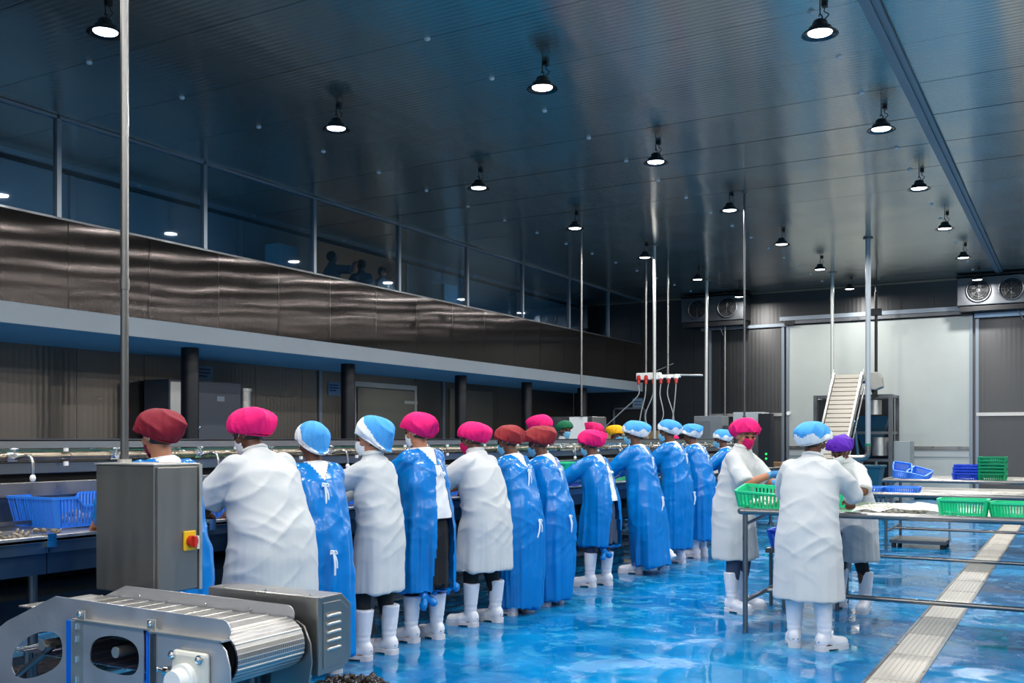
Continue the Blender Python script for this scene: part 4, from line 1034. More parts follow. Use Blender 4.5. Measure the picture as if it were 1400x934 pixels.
q1 = MB(); q1.box(-2.995 - ox, -2.975 - ox, 2.545 - oy, 2.556 - oy, .38, .725); q1.build('plate_edge', M_steel_d, mc)
brg = MB(); brg.box(-2.865 - ox, -2.690 - ox, 2.525 - oy, 2.556 - oy, .50, .685); brg.build('bearing_block', M_cream, mc, bevel=.014)
for bx_, bz_ in ((-2.852, .668), (-2.715, .664), (-2.845, .52), (-2.71, .52)):
    q1 = MB(); q1.cyl((bx_ - ox, 2.525 - oy, bz_), (bx_ - ox, 2.519 - oy, bz_), .017, n=16); q1.ball((bx_ - ox, 2.517 - oy, bz_), .013, sc=(1, .8, 1)); q1.build('bearing_bolt', M_chrome, mc)
q1 = MB(); q1.cyl((-2.785 - ox, 2.53 - oy, .585), (-2.785 - ox, 2.50 - oy, .585), .060, n=28); q1.cyl((-2.785 - ox, 2.50 - oy, .585), (-2.785 - ox, 2.462 - oy, .585), .048, .043, n=28); q1.build('shaft_cover', M_white_pl, mc, bevel=.004)
q1 = MB(); q1.cyl((-2.94 - ox, 2.54 - oy, .60), (-2.87 - ox, 2.54 - oy, .60), .007, n=10); q1.cyl((-2.905 - ox, 2.54 - oy, .60), (-2.885 - ox, 2.54 - oy, .60), .02, n=6); q1.ball((-2.945 - ox, 2.54 - oy, .60), .009); q1.build('tension_screw', M_chrome, mc)
far_ = [(-3.90, .70), (-3.644, .803), (-2.700, .797)] + arc(-2.705, .760, .037, 90, -90) + [(-3.9, .72)]
PL('far_guard', far_, [], 2.962, 2.967, M_guard)
PL('end_shield', [(-2.78, .735), (-2.66, .738), (-2.625, .72), (-2.592, .655), (-2.585, .58), (-2.60, .50), (-2.66, .42), (-2.80, .40)], [], 2.968, 2.976, M_steel)
for xb in (-3.55, -3.15, -2.9): MB().ball((xb - ox, 2.960 - oy, .765), .006).build('screw', M_chrome, mc)
# the mesh belt: cross rods, links and a wrapped end
bp_ = []
for i in range(60): bp_.append((-3.86 + i * (1.16 / 59), .745))
bp_ += [(-2.70 + .09 * math.sin(a_), .655 + .09 * math.cos(a_)) for a_ in np.linspace(.12, PI, 16)]
bp_ += [(-2.72 - i * .02, .565) for i in range(58)]
v = []; fs = []
for a, b_ in bp_: v += [(a - ox, 2.60 - oy, b_), (a - ox, 2.955 - oy, b_)]
for i in range(len(bp_) - 1): fs.append((i * 2, i * 2 + 1, i * 2 + 3, i * 2 + 2))
MB().add(v, fs).build('belt_core', mat('belt_core_blue', (60, 66, 96), .35, .7), mc)
rods = MB()
for i, (a, b_) in enumerate(bp_):
    if i % 1 == 0:
        nx_, nz_ = (0, .004) if b_ > .74 else ((a + 2.70) / .09 * .004, (b_ - .655) / .09 * .004)
        rods.cyl((a - ox + nx_, 2.602 - oy, b_ + nz_), (a - ox + nx_, 2.953 - oy, b_ + nz_), .0022 if (i - 59) % 5 else .005, n=6, cap=False)
ro = rods.build('belt_rods', M_steel_l, mc); ro['kind'] = 'stuff'
lk = MB()
for j in range(56):
    yj = 2.604 + j * (.346 / 55)
    pts = [(a - ox + (0 if b_ > .74 else (a + 2.70) / .09 * .006), yj - oy, b_ + (.006 if b_ > .74 else (b_ - .655) / .09 * .006)) for a, b_ in bp_[:78]]
    v = []; 
    for p in pts: v += [(p[0], p[1] - .0016, p[2]), (p[0], p[1] + .0016, p[2])]
    lk.add(v, [(i * 2, i * 2 + 1, i * 2 + 3, i * 2 + 2) for i in range(len(pts) - 1)])
ro = lk.build('belt_links', M_steel_l, mc); ro['kind'] = 'stuff'
MB().cyl((-2.70 - ox, 2.60 - oy, .655), (-2.70 - ox, 2.955 - oy, .655), .075, n=28).build('drive_roller', M_black, mc)
for xr, zr in ((-3.25, .62), (-3.7, .60), (-3.45, .50)): MB().cyl((xr - ox, 2.595 - oy, zr), (xr - ox, 2.96 - oy, zr), .022, n=16).build('return_roller', M_steel_l, mc)
MB().tube([(-3.86 - ox, 2.60 - oy, .46), (-3.66 - ox, 2.62 - oy, .60)], .014, 10).build('tie_rod', M_steel_d, mc)
MB().box(-3.95 - ox, -2.75 - ox, 2.97 - oy, 2.985 - oy, .40, .72).build('frame_beam', M_steel_d, mc)
# gear-motor cover
PL('motor_cover', [(-3.195, .52), (-3.195, .823), (-2.603, .823), (-2.603, .52)], [], 3.02, 3.024, M_steel)
mbx = MB(); x0_, x1_ = -3.195 - ox, -2.597 - ox
prof = [(3.024, .516), (3.024, .826), (3.165, .826), (3.225, .775), (3.225, .56), (3.175, .516)]
mbx.prism([(a - oy, b_) for a, b_ in prof], x0_, x1_, axes=(1, 2, 0)); mbx.build('motor_box', M_steel, mc, bevel=.004)
mbx = MB(); mbx.prism([(a - oy, b_) for a, b_ in ((3.050, .54), (3.050, .80), (3.155, .80), (3.205, .76), (3.205, .575), (3.165, .54))], x1_, x1_ + .004, axes=(1, 2, 0)); mbx.build('end_panel', M_steel, mc, bevel=.002)
for k in range(5):
    zz = .61 + k * .033
    MB().tube(smooth_path([(x1_ + .003, 3.075 - oy, zz), (x1_ + .014, 3.085 - oy, zz + .006), (x1_ + .014, 3.135 - oy, zz + .006), (x1_ + .003, 3.145 - oy, zz + .002)], 3), .0065, 8).build('louvre', M_steel_l, mc)
for xb in (-3.13, -2.9, -2.66): MB().ball((xb - ox, 3.05 - oy, .828), .005).build('screw', M_chrome, mc)
for xl in (-3.85, -2.86):
    for yl in (2.64, 2.93): MB().cyl((xl - ox, yl - oy, 0), (xl - ox, yl - oy, .56), .02, n=12).build('leg', M_steel_d, mc)
MB().box(-3.1 - ox, -2.7 - ox, 2.985 - oy, 3.024 - oy, .55, .62).build('motor_bracket', M_steel_d, mc)
pile('shell_heap', 'dark glistening heap of wet shells on the floor beside the belt machine', (-3.60, 4.50, 0), .26, .2, .075, M_shelld, 230, seed=9, r0=.014, r1=.028)

# ------------------------------------------------------------------ packing tables on the right
def ptable(x0, y0, x1, dep, label, legs=(0.0,), top=.93):
    t = thing('packing_table', label, 'table', (x0, y0, 0), 0, 'long steel packing tables on the right')
    L_ = x1 - x0
    MB().box(.02, L_, .03, dep - .03, top - .035, top - .02).build('table_top', mat('table_sheet', (200, 198, 192), .3, .75, rvar=.1, vscale=2), t)
    fr = MB()
    for yy in (0, dep): fr.cyl((0, yy, top - .022), (L_, yy, top - .022), .024, n=14)
    fr.cyl((0, 0, top - .022), (0, dep, top - .022), .024, n=14); fr.build('edge_tube', M_tube, t)
    MB().box(.02, L_, .03, .07, top - .02, top - .006).build('inner_flange', M_steel_l, t)
    MB().box(.02, L_, dep - .07, dep - .03, top - .02, top + .004).build('inner_flange', M_steel_l, t)
    for x_ in legs:
        for yy in (.02, dep - .02): MB().cyl((x_ + .03, yy, 0), (x_ + .03, yy, top - .03), .019, n=14).build('leg', M_tube, t)
        MB().cyl((x_ + .03, .02, .24), (x_ + .03, dep - .02, .24), .017, n=12).build('side_rail', M_tube, t)
        MB().cyl((x_ + .03, .02, top - .12), (x_ + .03, dep - .02, top - .05), .012, n=10).build('brace', M_tube, t)
    MB().cyl((.03, dep / 2, .24), (L_ - .03, dep / 2, .24), .019, n=14).build('stretcher', M_tube, t)
    return t
ptable(-2.20, 7.32, 4.2, 1.18, 'nearest long steel table, with green baskets and the white-coated workers', legs=(0, 3.1, 6.3))
ptable(-2.22, 10.2, 4.2, 1.18, 'second long steel table behind the nearest one, blue tray at its left end', legs=(0, 3.1, 6.3))
ptable(-2.22, 13.7, 4.2, 1.25, 'farthest long steel table, carrying the tall blue and green basket stacks', legs=(0, 3.1, 6.3))
TT = .912
GB = 'baskets on the packing tables'
basket('green slotted basket of pale meat under the woman\'s gloved hands', (-2.06, 7.66, TT + .02), .05, .48, .34, .13, M_gbask, dip=False, slats=16, tilt=(.12, .06), fill=(M_meat, 'pale shellfish meat inside the green basket at the table end', .05), group=GB)
basket('second green basket just behind the one under the gloved hands', (-1.74, 8.02, TT + .01), .05, .46, .3, .13, M_gbask, dip=False, slats=14, group=GB)
basket('green basket with raised rim alone on the near table, left of the pair', (-.69, 7.50, TT), .0, .30, .24, .125, M_gbask, dip=False, slats=16, group=GB)
basket('green basket at the right edge of the near table, tilted on another', (-.36, 7.54, TT), -.1, .31, .26, .11, M_gbask, dip=False, slats=16, group=GB)
basket('rear green basket at the right edge of the near table', (-.06, 7.62, TT), .1, .30, .26, .14, M_gbask, dip=False, slats=16, group=GB)
tag(MB().add(*(lambda: ([(x, y, z) for x, y, z in [(-1.4 + .1 * i + .02 * math.sin(j * 3), 7.45 + .1 * j + .03 * math.sin(i * 2), .002 + .05 * abs(math.sin(i * 1.7 + j * 2.3)) * (1 - abs(i - 4) / 6)) for i in range(9) for j in range(8)]], [(i * 8 + j, i * 8 + 8 + j, i * 8 + 9 + j, i * 8 + 1 + j) for i in range(8) for j in range(7)]))(), True).build('plastic_bag', M_bag, None, loc=(-.05, .1, TT + .002)), 'crumpled clear plastic sheet on the near table beside the white-coated worker', 'bag')
pile('shellfish_heap', 'pale picked shellfish meat on the near table right of the white-coated worker', (-1.22, 7.85, TT), .26, .25, .035, M_meat, 130, seed=12, r0=.010, r1=.018)
basket('low blue tray at the left end of the second table', (-1.92, 10.55, TT), 0, .42, .36, .055, M_bbask, dip=False, group=GB)
basket('another low blue tray beside the first on the second table', (-1.53, 10.6, TT), 0, .30, .30, .06, M_bbask, dip=False, group=GB)
basket('blue basket tipped on its side on the farthest table', (-2.06, 14.1, TT + .06), .2, .22, .26, .12, M_bbask, dip=False, tilt=(.45, .15), group=GB)
basket('blue basket leaning on the tipped one on the farthest table', (-1.84, 14.1, TT + .02), -.2, .24, .28, .10, M_bbask, dip=False, tilt=(.25, .25), group=GB)
for k in range(4):
    basket('royal blue basket in the left stack on the farthest table, %s layer' % ['bottom', 'second', 'third', 'top'][k], (-1.26 + .005 * k, 14.0, TT + .036 * k), .05 * (k % 2), .29, .30, .10, M_bblue, dip=False, group='stack of blue baskets', slats=12)
for k in range(6):
    basket('green basket in the tall right stack on the farthest table, %s layer' % ['bottom', 'second', 'third', 'fourth', 'fifth', 'top'][k], (-.95, 14.0, TT + .042 * k), .03 * (k % 2), .31, .32, .10, M_dgbask, dip=False, group='stack of green baskets', slats=12)
basket('royal blue crate on the floor under the near table beside the woman', (-2.05, 8.85, .50), 0, .6, .45, .16, M_bblue, dip=False, group=None, name='crate', cat='crate')
cr = thing('floor_stand', 'low steel stand holding the blue crate behind the near table', 'stand', (-2.05, 8.85, 0))
MB().box(-.32, .32, -.24, .24, .46, .498).build('top', M_steel_d, cr)
for sx in (-1, 1):
    for sy in (-1, 1): MB().cyl((sx * .28, sy * .2, 0), (sx * .28, sy * .2, .46), .016, n=10).build('leg', M_steel_d, cr)
# floor scale behind the second table
sc_ = thing('floor_scale', 'low steel floor scale under the farthest table', 'scale', (-1.85, 14.35, 0))
MB().box(-.35, .35, -.3, .3, .06, .11).build('platform', M_steel_d, sc_, bevel=.006)
for sx in (-1, 1):
    for sy in (-1, 1): MB().cyl((sx * .3, sy * .25, 0), (sx * .3, sy * .25, .06), .03, n=12).build('foot', M_black, sc_)
MB().cyl((.36, 0, .08), (.36, 0, .62), .014, n=10).build('mast', M_chrome, sc_)
MB().box(.28, .44, -.05, .05, .62, .72).build('display', M_black, sc_, bevel=.006)

# ------------------------------------------------------------------ floor drain
dr = thing('floor_drain', 'long stainless slotted drain channel crossing the blue floor', 'drain', (-.97, 0, 0))
MB().box(-.15, -.13, 1.5, YB - .1, 0, .006).build('edge_frame', M_steel, dr); MB().box(.13, .15, 1.5, YB - .1, 0, .006).build('edge_frame', M_steel, dr)
mch = MB(); mch.box(-.128, .128, .004, .796, 0.0005, .003)
for k in range(8): x_ = -.112 + k * .032; mch.box(x_ - .011, x_ + .011, .02, .78, .003, .006)
for yv in (.005, .775): mch.box(-.128, .128, yv, yv + .02, .003, .0065)
me_ = mch.mesh('drain_cover'); m_dr = [mat('drain_steel', (205, 200, 190), .4, .55, var=.08, rvar=.1), mat('drain_steel_worn', (160, 158, 150), .36, .75)]
me_.materials.append(m_dr[0]); me2 = me_.copy(); me2.materials.clear(); me2.materials.append(m_dr[1])
for k in range(30):
    yk = 1.5 + .8 * k
    if yk + .8 > YB - .1: break
    o = D.objects.new('drain_cover', me2 if k in (4, 8, 13) else me_); C.objects.link(o); o.parent = dr; o.location = (0, yk, 0)

# ------------------------------------------------------------------ ceiling poles, sockets, pipes
def pole(x, y, z0, r, m, label, base=True, lean=(0, 0)):
    t = thing('ceiling_pole', label, 'pole', (x, y, z0))
    MB().cyl((0, 0, 0), (lean[0], lean[1], CEIL - z0 - .006), r, n=12).build('tube', m, t)
    MB().cyl((lean[0], lean[1], CEIL - z0 - .02), (lean[0], lean[1], CEIL - z0 - .005), r * 2.6, n=16).build('ceiling_flange', M_steel, t)
    MB().cyl((0, 0, 0), (0, 0, .02), r * 1.6, n=12).build('end_collar', M_steel_d, t)
    return t
M_pw = mat('white_conduit', (205, 208, 205), .3, .5)
pole(-7.27, 18.44, 0, .032, M_pw, 'thick white pole rising behind the blue and white cap, left of the hanging sockets')
pole(-7.80, 23.13, 1.95, .038, M_pw, 'white pole ending on the louvred grey cabinet at the back', lean=(.02, 0))
pole(-8.05, 25.4, 0, .025, M_steel, 'thin pole below the left cooling unit')
pole(-4.49, 15.14, 1.78, .016, M_steel_d, 'thin grey conduit ending at the white box behind the pink masked woman')
pole(-7.92, 16.48, 1.86, .018, M_steel, 'thin conduit ending on the steel cabinet near the dark green cap')
pole(-4.91, 23.45, 0.9, .038, M_pw, 'pale pole just left of the inclined conveyor')
t = thing('water_pipe', 'thick pale vertical water pipe in front of the inclined conveyor, elbow at its foot', 'pipe', (-3.48, 19.78, 0))
MB().cyl((0, 0, 1.32), (0, 0, CEIL - .006), .048, n=16).build('tube', mat('pale_pipe', (170, 180, 188), .35, .3), t)
MB().tube(smooth_path([(0, 0, 1.34), (0, 0, 1.20), (-.03, 0, 1.12), (-.12, 0, 1.09), (-.45, 0, 1.09), (-.5, 0, 1.09), (-.5, 0, 1.0)]), .05, 12).build('elbow', M_steel, t)
MB().cyl((-.5, 0, 0), (-.5, 0, 1.02), .045, n=12).build('riser', M_steel, t)
MB().cyl((0, 0, 1.31), (0, 0, 1.36), .056, n=16).build('green_band', mat('green_tape', (20, 120, 90), .5), t)
MB().cyl((0, 0, CEIL - .03), (0, 0, CEIL - .005), .09, n=16).build('ceiling_flange', M_steel, t)
sb = thing('socket_bar', 'hanging white socket bar with red plugs and dangling grey cables', 'socket bar', (-7.9, 20.1, 2.72))
MB().box(-.42, .12, -.07, .07, 0, .15).build('housing', M_white_pl, sb, bevel=.012)
MB().box(.12, .56, -.05, .05, .03, .10).build('housing_extension', M_white_pl, sb, bevel=.008)
for xx_, yl in ((-.22, 0), (.28, .0)): MB().cyl((xx_, yl, .12), (xx_, yl, CEIL - 2.726), .022, n=12).build('hanger_pole', M_steel, sb)
MB().cyl((.56, 0, .08), (1.05, 0, .06), .02, n=10).build('cross_tube', M_pw, sb)
MB().cyl((-.15, 0, .13), (.4, 0, .33), .01, n=8).build('stay', M_steel, sb)
rs_ = random.Random(4)
for k in range(6):
    x_ = -.36 + .17 * k
    q1 = MB(); q1.cyl((x_, -.05, .07), (x_ + .02, -.12, -.01), .045, n=12); q1.build('socket', M_white_pl if k > 1 else M_red, sb)
    q1 = MB(); q1.cyl((x_ + .02, -.12, -.01), (x_ + .03, -.15, -.10), .04, .028, n=12); q1.build('plug', M_red, sb)
    ex = x_ + (-.75 if k == 0 else rs_.uniform(-.15, .25)); mid_ = rs_.uniform(-.1, .12)
    end = {0: 1.45, 1: 1.5}.get(k, 1.2) - 2.72
    MB().tube(smooth_path([(x_ + .03, -.15, -.10), (x_ + .02, -.17, -.35), ((x_ + ex) / 2 + mid_, -.2, -.75), (ex, -.2, -1.05), (ex + .02, -.2, end)]), .013, 6).build('cable', M_gcable, sb)
# black drop rod with fitting above the machine
t = thing('drop_rod', 'black vertical rod with clamp in front of the white sliding door', 'rod', (-4.08, 24.2, 2.9))
MB().cyl((0, 0, -.45), (0, 0, 1.95), .035, n=10).build('rod', M_black, t)
MB().box(-.12, .12, -.06, .06, 1.40, 1.56).build('clamp', M_black, t, bevel=.01)
MB().cyl((0, 0, 1.95), (0, 0, CEIL - 2.906), .02, n=10).build('hanger', M_steel_d, t)

# ------------------------------------------------------------------ cooling units on the back wall
def cooler(x0, x1, label, nf=2):
    t = thing('cooling_unit', label, 'fan', (x0, YB - .03, 4.52))
    W_ = x1 - x0; H_ = .64; Dp = .55
    MB().box(0, W_, -Dp, 0, 0, H_).build('casing', M_steel_d, t, bevel=.012)
    MB().box(-.03, W_ + .03, -Dp - .03, .0, H_ + .02, H_ + .06).build('top_flange', M_black, t)
    MB().box(.05, W_ - .02, -Dp + .02, -.05, -.13, -.02).build('drip_tray', M_black, t)
    for k in range(nf):
        cx_ = W_ * (k + .5) / nf if nf > 1 else .5
        cx_ = .45 + k * ((W_ - .9) / max(1, nf - 1))
        q1 = MB(); n = 32; r0, r1_ = .235, .27; v = []
        for y_, ra in ((-Dp - .035, r0), (-Dp - .035, r1_), (-Dp - .002, r1_), (-Dp - .002, r0)): v += [(cx_ + ra * math.cos(2 * PI * i / n), y_, .33 + ra * math.sin(2 * PI * i / n)) for i in range(n)]
        q1.add(v, [(j * n + i, j * n + (i + 1) % n, ((j + 1) % 4) * n + (i + 1) % n, ((j + 1) % 4) * n + i) for j in range(4) for i in range(n)], True)
        fr = q1.build('fan_ring', M_steel_d, t)
        MB().cyl((cx_, -Dp - .004, .33), (cx_, -Dp - .0005, .33), .236, n=32).build('fan_opening', M_dark, fr)
        bl = MB()
        for b_ in range(5):
            a0 = b_ * 2 * PI / 5; vv = []
            for ra, wd_, tw in ((.05, .25, .3), (.14, .33, .3), (.22, .30, .25)):
                for da, y_ in ((-wd_, -.006), (wd_, -.018)): vv.append((cx_ + ra * math.cos(a0 + da), -Dp + y_ - .004, .33 + ra * math.sin(a0 + da)))
            bl.add(vv, [(0, 1, 3, 2), (2, 3, 5, 4)])
        bl.cyl((cx_, -Dp - .028, .33), (cx_, -Dp - .004, .33), .05, n=16); bl.build('fan_blades', mat('fan_black', (24, 26, 28), .4, .3), fr)
        gd = MB()
        for rr_ in (.08, .14, .20): gd.tube([(cx_ + rr_ * math.cos(2 * PI * i / 20), -Dp - .036, .33 + rr_ * math.sin(2 * PI * i / 20)) for i in range(21)], .003, 5)
        for i in range(4): gd.cyl((cx_ - .24 * math.cos(PI * i / 4), -Dp - .037, .33 - .24 * math.sin(PI * i / 4)), (cx_ + .24 * math.cos(PI * i / 4), -Dp - .037, .33 + .24 * math.sin(PI * i / 4)), .003, n=5)
        gd.build('fan_guard', M_steel_d, fr)
    MB().cyl((W_ * .55, -.2, -.13), (W_ * .6, -.15, -.35), .012, n=8).build('drain_hose', M_gcable, t)
    return t
cooler(-9.15, -7.45, 'steel twin-fan cooling unit high on the back wall, left of the white door')
cooler(-2.45, -.2, 'steel fan cooling unit at the top right corner above the sliding door', nf=3)

# ------------------------------------------------------------------ back machine with inclined conveyor
bmn = thing('hopper_machine', 'dark steel processing machine frame standing before the white sliding door', 'machine', (-4.35, 23.3, 0))
fr = MB()
for xx_ in (-.80, .80):
    for yy in (-.45, .45): fr.box(xx_ - .04, xx_ + .04, yy - .04, yy + .04, 0, 2.42)
for zz in (2.36, 1.55, .95):
    fr.box(-.8, .8, -.47, -.43, zz, zz + .06); fr.box(-.8, .8, .43, .47, zz, zz + .06)
    fr.box(-.82, -.78, -.45, .45, zz, zz + .06); fr.box(.78, .82, -.45, .45, zz, zz + .06)
fr.build('frame', M_steel_d, bmn)
MB().box(-.75, .75, .20, .40, .25, 2.35).build('rear_housing', mat('machine_dark', (38, 42, 46), .45, .6), bmn)
MB().box(-.76, -.2, -.40, .2, 1.6, 2.33).build('control_panel', mat('machine_dark', (38, 42, 46), .45, .6), bmn)
hp_ = MB(); vv = [(-.1, -.38, 1.95), (.75, -.38, 1.95), (.75, .18, 1.95), (-.1, .18, 1.95), (.2, -.2, 1.2), (.5, -.2, 1.2), (.5, .05, 1.2), (.2, .05, 1.2)]
hp_.add(vv, [(0, 1, 5, 4), (1, 2, 6, 5), (2, 3, 7, 6), (3, 0, 4, 7)]); hp_.build('hopper', mat('hopper_blue', (30, 66, 84), .4, .5), bmn)
MB().cyl((.55, -.25, 1.08), (.55, -.25, 1.48), .17, n=24).build('motor_drum', M_steel_l, bmn)
MB().cyl((.45, -.3, 1.98), (.45, -.3, 2.3), .14, n=24).build('motor_drum', M_steel_l, bmn)
MB().box(.84, 1.18, -.35, .3, .1, 1.40).build('side_cabinet', mat('pale_cabinet', (150, 158, 158), .4, .4), bmn, bevel=.01)
MB().box(-1.08, -.84, -.3, .2, 1.15, 1.72).build('side_box', mat('grey_box', (72, 80, 92), .4, .4), bmn, bevel=.01)
for k in range(3): MB().cyl((.2 + .3 * k, -.45, .45), (.2 + .3 * k, -.45, .95), .035, n=12).build('valve_pipe', M_steel, bmn)
ic = thing('inclined_conveyor', 'steep slatted steel conveyor rising to the back machine', 'conveyor', (-4.35, 22.4, 0))
# slopes up and away from its foot
A0 = Vector((-.17, -1.55, .55)); A1 = Vector((.03, -.15, 2.83)); dv = (A1 - A0); dn = dv.normalized(); nrm = Vector((0, -dn.z, dn.y)).normalized()
hw = .26
for sx in (-1, 1):
    q1 = MB(); pts = [A0 + Vector((sx * (hw + .03), 0, 0)) - nrm * -.05, A1 + Vector((sx * (hw + .03), 0, 0)) + nrm * .05]
    a_, b_ = pts; vv = []
    for p in (a_, b_): vv += [tuple(p + Vector((o_, 0, 0)) + nrm * h_) for o_, h_ in ((-.02, -.13), (.02, -.13), (.02, .03), (-.02, .03))]
    q1.add(vv, [(0, 1, 2, 3), (7, 6, 5, 4), (0, 4, 5, 1), (1, 5, 6, 2), (2, 6, 7, 3), (3, 7, 4, 0)]); q1.build('side_rail', M_steel_l, ic)
    MB().prism([(A1.y - .1, A1.z - .02), (A1.y + .02, A1.z + .12), (A1.y + .14, A1.z + .02), (A1.y + .05, A1.z - .15)], A1.x + sx * (hw + .05), A1.x + sx * (hw + .06), axes=(1, 2, 0)).build('end_plate', M_steel_l, ic)
n_s = 24
for k in range(n_s):
    p = A0 + dv * ((k + .5) / n_s)
    q1 = MB(); hl = dv.length / n_s * .36; vv = []
    for o_ in (-hl, hl): vv += [tuple(p + Vector((sx * hw, 0, 0)) + dn * o_ + nrm * h_) for sx, h_ in ((-1, -.01), (1, -.01), (1, .012 + (.02 if o_ > 0 else 0)), (-1, .012 + (.02 if o_ > 0 else 0)))]
    q1.add(vv, [(0, 1, 2, 3), (7, 6, 5, 4), (0, 4, 5, 1), (1, 5, 6, 2), (2, 6, 7, 3), (3, 7, 4, 0)]); q1.build('slat', mat('slat_steel', (165, 160, 150), .4, .6), ic)
vv = [tuple(A0 + Vector((sx * hw, 0, 0)) - nrm * .03) for sx in (-1, 1)] + [tuple(A1 + Vector((sx * hw, 0, 0)) - nrm * .03) for sx in (1, -1)]
MB().add(vv, [(0, 1, 2, 3)]).build('belt_back', M_steel_d, ic)
for sx in (-1, 1):
    MB().tube([tuple(A0 + Vector((sx * .3, 0, 0))), (A0.x + sx * .3, A0.y, 0)], .03, 8).build('leg', M_steel, ic)
    MB().tube([tuple(A0 + dv * .6 + Vector((sx * .3, .02, -.1))), (sx * .3, .10, 0)], .03, 8).build('leg', M_steel, ic)
    MB().tube([tuple(A0 + dv * .1 + Vector((sx * .33, 0, -.2))), tuple(A1 + Vector((sx * .33, 0, -.28)))], .018, 8).build('lower_rail', M_steel, ic)
t = thing('gear_motor', 'grey gear motor beside the top of the inclined conveyor', 'motor', (-3.86, 22.6, 2.50))
MB().prism([(-.14, .02), (-.16, .30), (-.08, .40), (.12, .38), (.18, .26), (.20, .06), (.05, .0)], -.15, .15, axes=(0, 2, 1)).build('housing', mat('motor_paint', (150, 148, 140), .5), t, bevel=.02)
MB().cyl((-.18, 0, .2), (-.30, 0, .2), .05, n=14).build('shaft', M_steel_d, t)
MB().cyl((0, 0, -.05), (0, 0, .03), .05, n=12).build('mount', M_black, t); MB().box(-.03, .03, -.03, .03, -.2, -.04).build('stem', M_black, t)
tb = thing('tub', 'dark teal plastic tub behind the purple-capped worker', 'tub', (-3.35, 18.6, .62))
q1 = MB(); vv = []
for z_, s_ in ((0, .84), (.34, 1.0), (.34, .94), (.02, .80)): vv += [(sx * .33 * s_, sy * .26 * s_, z_) for sx, sy in ((-1, -1), (1, -1), (1, 1), (-1, 1))]
q1.add(vv, [(j * 4 + i, j * 4 + (i + 1) % 4, j * 4 + 4 + (i + 1) % 4, j * 4 + 4 + i) for j in range(3) for i in range(4)] + [(3, 2, 1, 0), (12, 13, 14, 15)]); q1.build('shell', M_teal, tb, bevel=.01)
q1 = MB()
for sx in (-1, 1): q1.box(sx * .335 - .02, sx * .335 + .02, -.27, .27, .32, .36)
for sy in (-1, 1): q1.box(-.34, .34, sy * .26 - .02, sy * .26 + .02, .32, .36)
q1.build('rim', M_teal, tb, bevel=.006)
st = thing('tub_stand', 'steel stand under the dark teal tub', 'stand', (-3.35, 18.6, 0))
MB().box(-.3, .3, -.25, .25, .58, .615).build('top', M_steel_d, st)
for sx in (-1, 1):
    for sy in (-1, 1): MB().cyl((sx * .26, sy * .2, 0), (sx * .26, sy * .2, .58), .02, n=10).build('leg', M_steel_d, st)

# ------------------------------------------------------------------ furniture along the back left
t = thing('louvred_cabinet', 'grey louvred electrical cabinet under the white pole at the back', 'cabinet', (-7.45, 22.6, 0))
MB().box(-.38, .3, -.25, .25, 0, 1.98).build('body', mat('grey_cabinet', (128, 134, 140), .45, .3), t, bevel=.01)
for k in range(26): MB().box(-.33, .02, -.262, -.25, .6 + k * .05, .625 + k * .05).build('louvre', mat('grey_cabinet', (128, 134, 140), .45, .3), t)
MB().box(.32, .8, -.2, .2, 0, 1.75).build('side_frame', M_steel_d, t)
t = thing('white_cabinet', 'white topped steel cabinet behind the pink masked woman', 'cabinet', (-6.4, 22.1, 0))
MB().box(-.34, .34, -.25, .25, 1.72, 2.04).build('head_box', mat('pale_grey_box', (170, 178, 182), .45), t, bevel=.01)
MB().box(-.30, .12, -.2, .2, 0, 1.72).build('body', M_steel_d, t, bevel=.01)
t = thing('control_tower', 'dark control tower with a green indicator light beside the pink mask', 'control panel', (-5.93, 21.6, 0))
MB().box(-.14, .14, -.12, .12, 0, 2.0).build('body', mat('tower_dark', (34, 37, 42), .4, .3), t, bevel=.01)
for zz in (1.02, 1.12): MB().cyl((0.04, -.135, zz), (.04, -.12, zz), .022, n=12).build('indicator', M_green_led, t)
bx = tag(MB().box(-.28, .28, -.2, .2, 0, .9).build('cardboard_box', M_card, None, bevel=.01, loc=(-6.1, 23.6, 0)), 'brown cardboard box against the steel door behind the pink masked woman', 'box')
t = thing('steel_cabinet', 'stainless cabinet with a white panel behind the dark green cap', 'cabinet', (-8.15, 16.8, 0))
MB().box(-.45, .45, -.3, .3, 0, 1.86).build('body', M_steel, t, bevel=.01)
MB().box(-.02, .34, -.315, -.301, 1.35, 1.85).build('white_panel', M_white_pl, t)
t = thing('side_counter', 'steel counter with boxes along the back behind the line', 'counter', (-8.6, 20.6, 0))
MB().box(-1.3, 1.2, -.35, .35, 1.1, 1.16).build('counter_top', M_steel, t)
for xx_ in (-1.2, 1.1):
    for yy in (-.3, .3): MB().cyl((xx_, yy, 0), (xx_, yy, 1.1), .025, n=10).build('leg', M_steel_d, t)
for k, (xx_, h_, m_) in enumerate(((-.9, .42, M_card), (-.2, .34, mat('tan_carton', (165, 150, 118), .8)), (.55, .46, M_card))):
    tag(MB().box(-.25, .25, -.2, .2, 0, h_).build('carton', m_, None, bevel=.008, loc=(-8.6 + xx_, 20.6, 1.163)), ['brown carton at the left end of the rear counter', 'lower pale carton in the middle of the rear counter', 'taller brown carton at the right of the rear counter'][k], 'box')
t = thing('wall_cabinet', 'dark grey cabinet by the left wall behind the second black column', 'cabinet', (-12.25, 11.5, 0))
MB().box(-.3, .25, -.95, .55, 0, 2.36).build('body', mat('slate_cabinet', (84, 88, 96), .4, .4), t, bevel=.012)
MB().box(.25, .265, -.45, .52, .1, 2.32).build('door', mat('slate_cabinet', (84, 88, 96), .4, .4), t, bevel=.004)
MB().box(.265, .272, .0, .16, 2.05, 2.13).build('name_plate', M_frame, t)
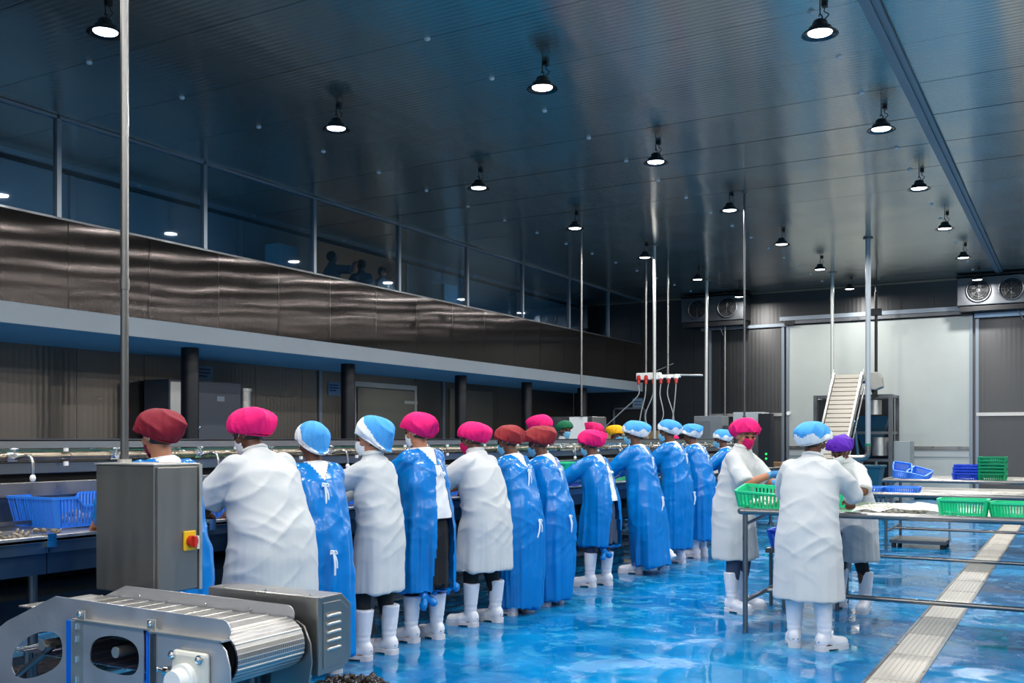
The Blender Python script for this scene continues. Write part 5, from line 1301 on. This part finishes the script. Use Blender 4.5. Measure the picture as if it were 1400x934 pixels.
MB().ball((.28, -.38, 1.62), .03).build('knob', M_chrome, t)
MB().box(.25, .262, -.93, -.55, .1, 2.32).build('side_panel', M_steel_l, t)
t = thing('air_filter_drum', 'polished vertical steel drum beside the dark grey cabinet', 'drum', (-12.3, 12.42, 0))
MB().cyl((0, 0, 0), (0, 0, 2.25), .12, n=24).build('drum', M_steel_l, t); MB().cyl((0, 0, 2.25), (0, 0, 2.3), .14, n=24).build('lid', M_steel_l, t)
def notice(x, y, z, w_, h_, label, ax='x'):
    t = thing('notice', label, 'sign', (x, y, z))
    if ax == 'x':
        MB().box(0, .006, -w_ / 2, w_ / 2, -h_ / 2, h_ / 2).build('sheet', M_paper, t)
        for k in range(3): MB().box(.006, .008, -w_ * .38, w_ * (.35 - .2 * (k == 2)), h_ * (.28 - .2 * k) - .012, h_ * (.28 - .2 * k) + .012).build('printed_line', M_ink, t)
    else:
        MB().box(-w_ / 2, w_ / 2, -.006, 0, -h_ / 2, h_ / 2).build('sheet', M_paper, t)
        for k in range(3): MB().box(-w_ * .38, w_ * (.35 - .2 * (k == 2)), -.008, -.006, h_ * (.28 - .2 * k) - .012, h_ * (.28 - .2 * k) + .012).build('printed_line', M_ink, t)
notice(-12.595, 11.82, 2.52, .34, .28, 'pale blue printed notice on the left wall just right of the second black column')
notice(-12.595, 15.12, 2.42, .36, .26, 'pale blue printed notice by the steel cold-room door')
notice(-10.62, 25.69, 2.36, .3, .42, 'grey notice sheet on the back wall left of the dark opening', ax='y')
# cold-room door in the left wall
dd = D.objects.new('door_4', None); C.objects.link(dd); struct(dd); dd.location = (-12.6, 15.75, 0)
MB().box(.0, .05, -.1, 0, 0, 2.6).build('jamb', M_steel_l, dd); MB().box(.0, .05, 2.0, 2.1, 0, 2.6).build('jamb', M_steel_l, dd); MB().box(.0, .05, 0, 2.0, 2.5, 2.6).build('head', M_steel_l, dd)
MB().box(.02, .08, .02, 1.98, .02, 2.48).build('leaf', mat('cold_door', (138, 134, 124), .3, .85), dd, bevel=.006)
for zz in (2.2, .4): MB().box(.08, .11, 1.55, 2.04, zz, zz + .06).build('hinge', M_steel_l, dd)
MB().box(.08, .15, .15, .2, 1.0, 1.3).build('handle', M_chrome, dd)
dd = D.objects.new('door_5', None); C.objects.link(dd); struct(dd); dd.location = (-12.6, 19.2, 0)
MB().box(.0, .04, 0, 1.9, 0.02, 2.6).build('leaf', mat('cold_door', (138, 134, 124), .3, .85), dd, bevel=.006)
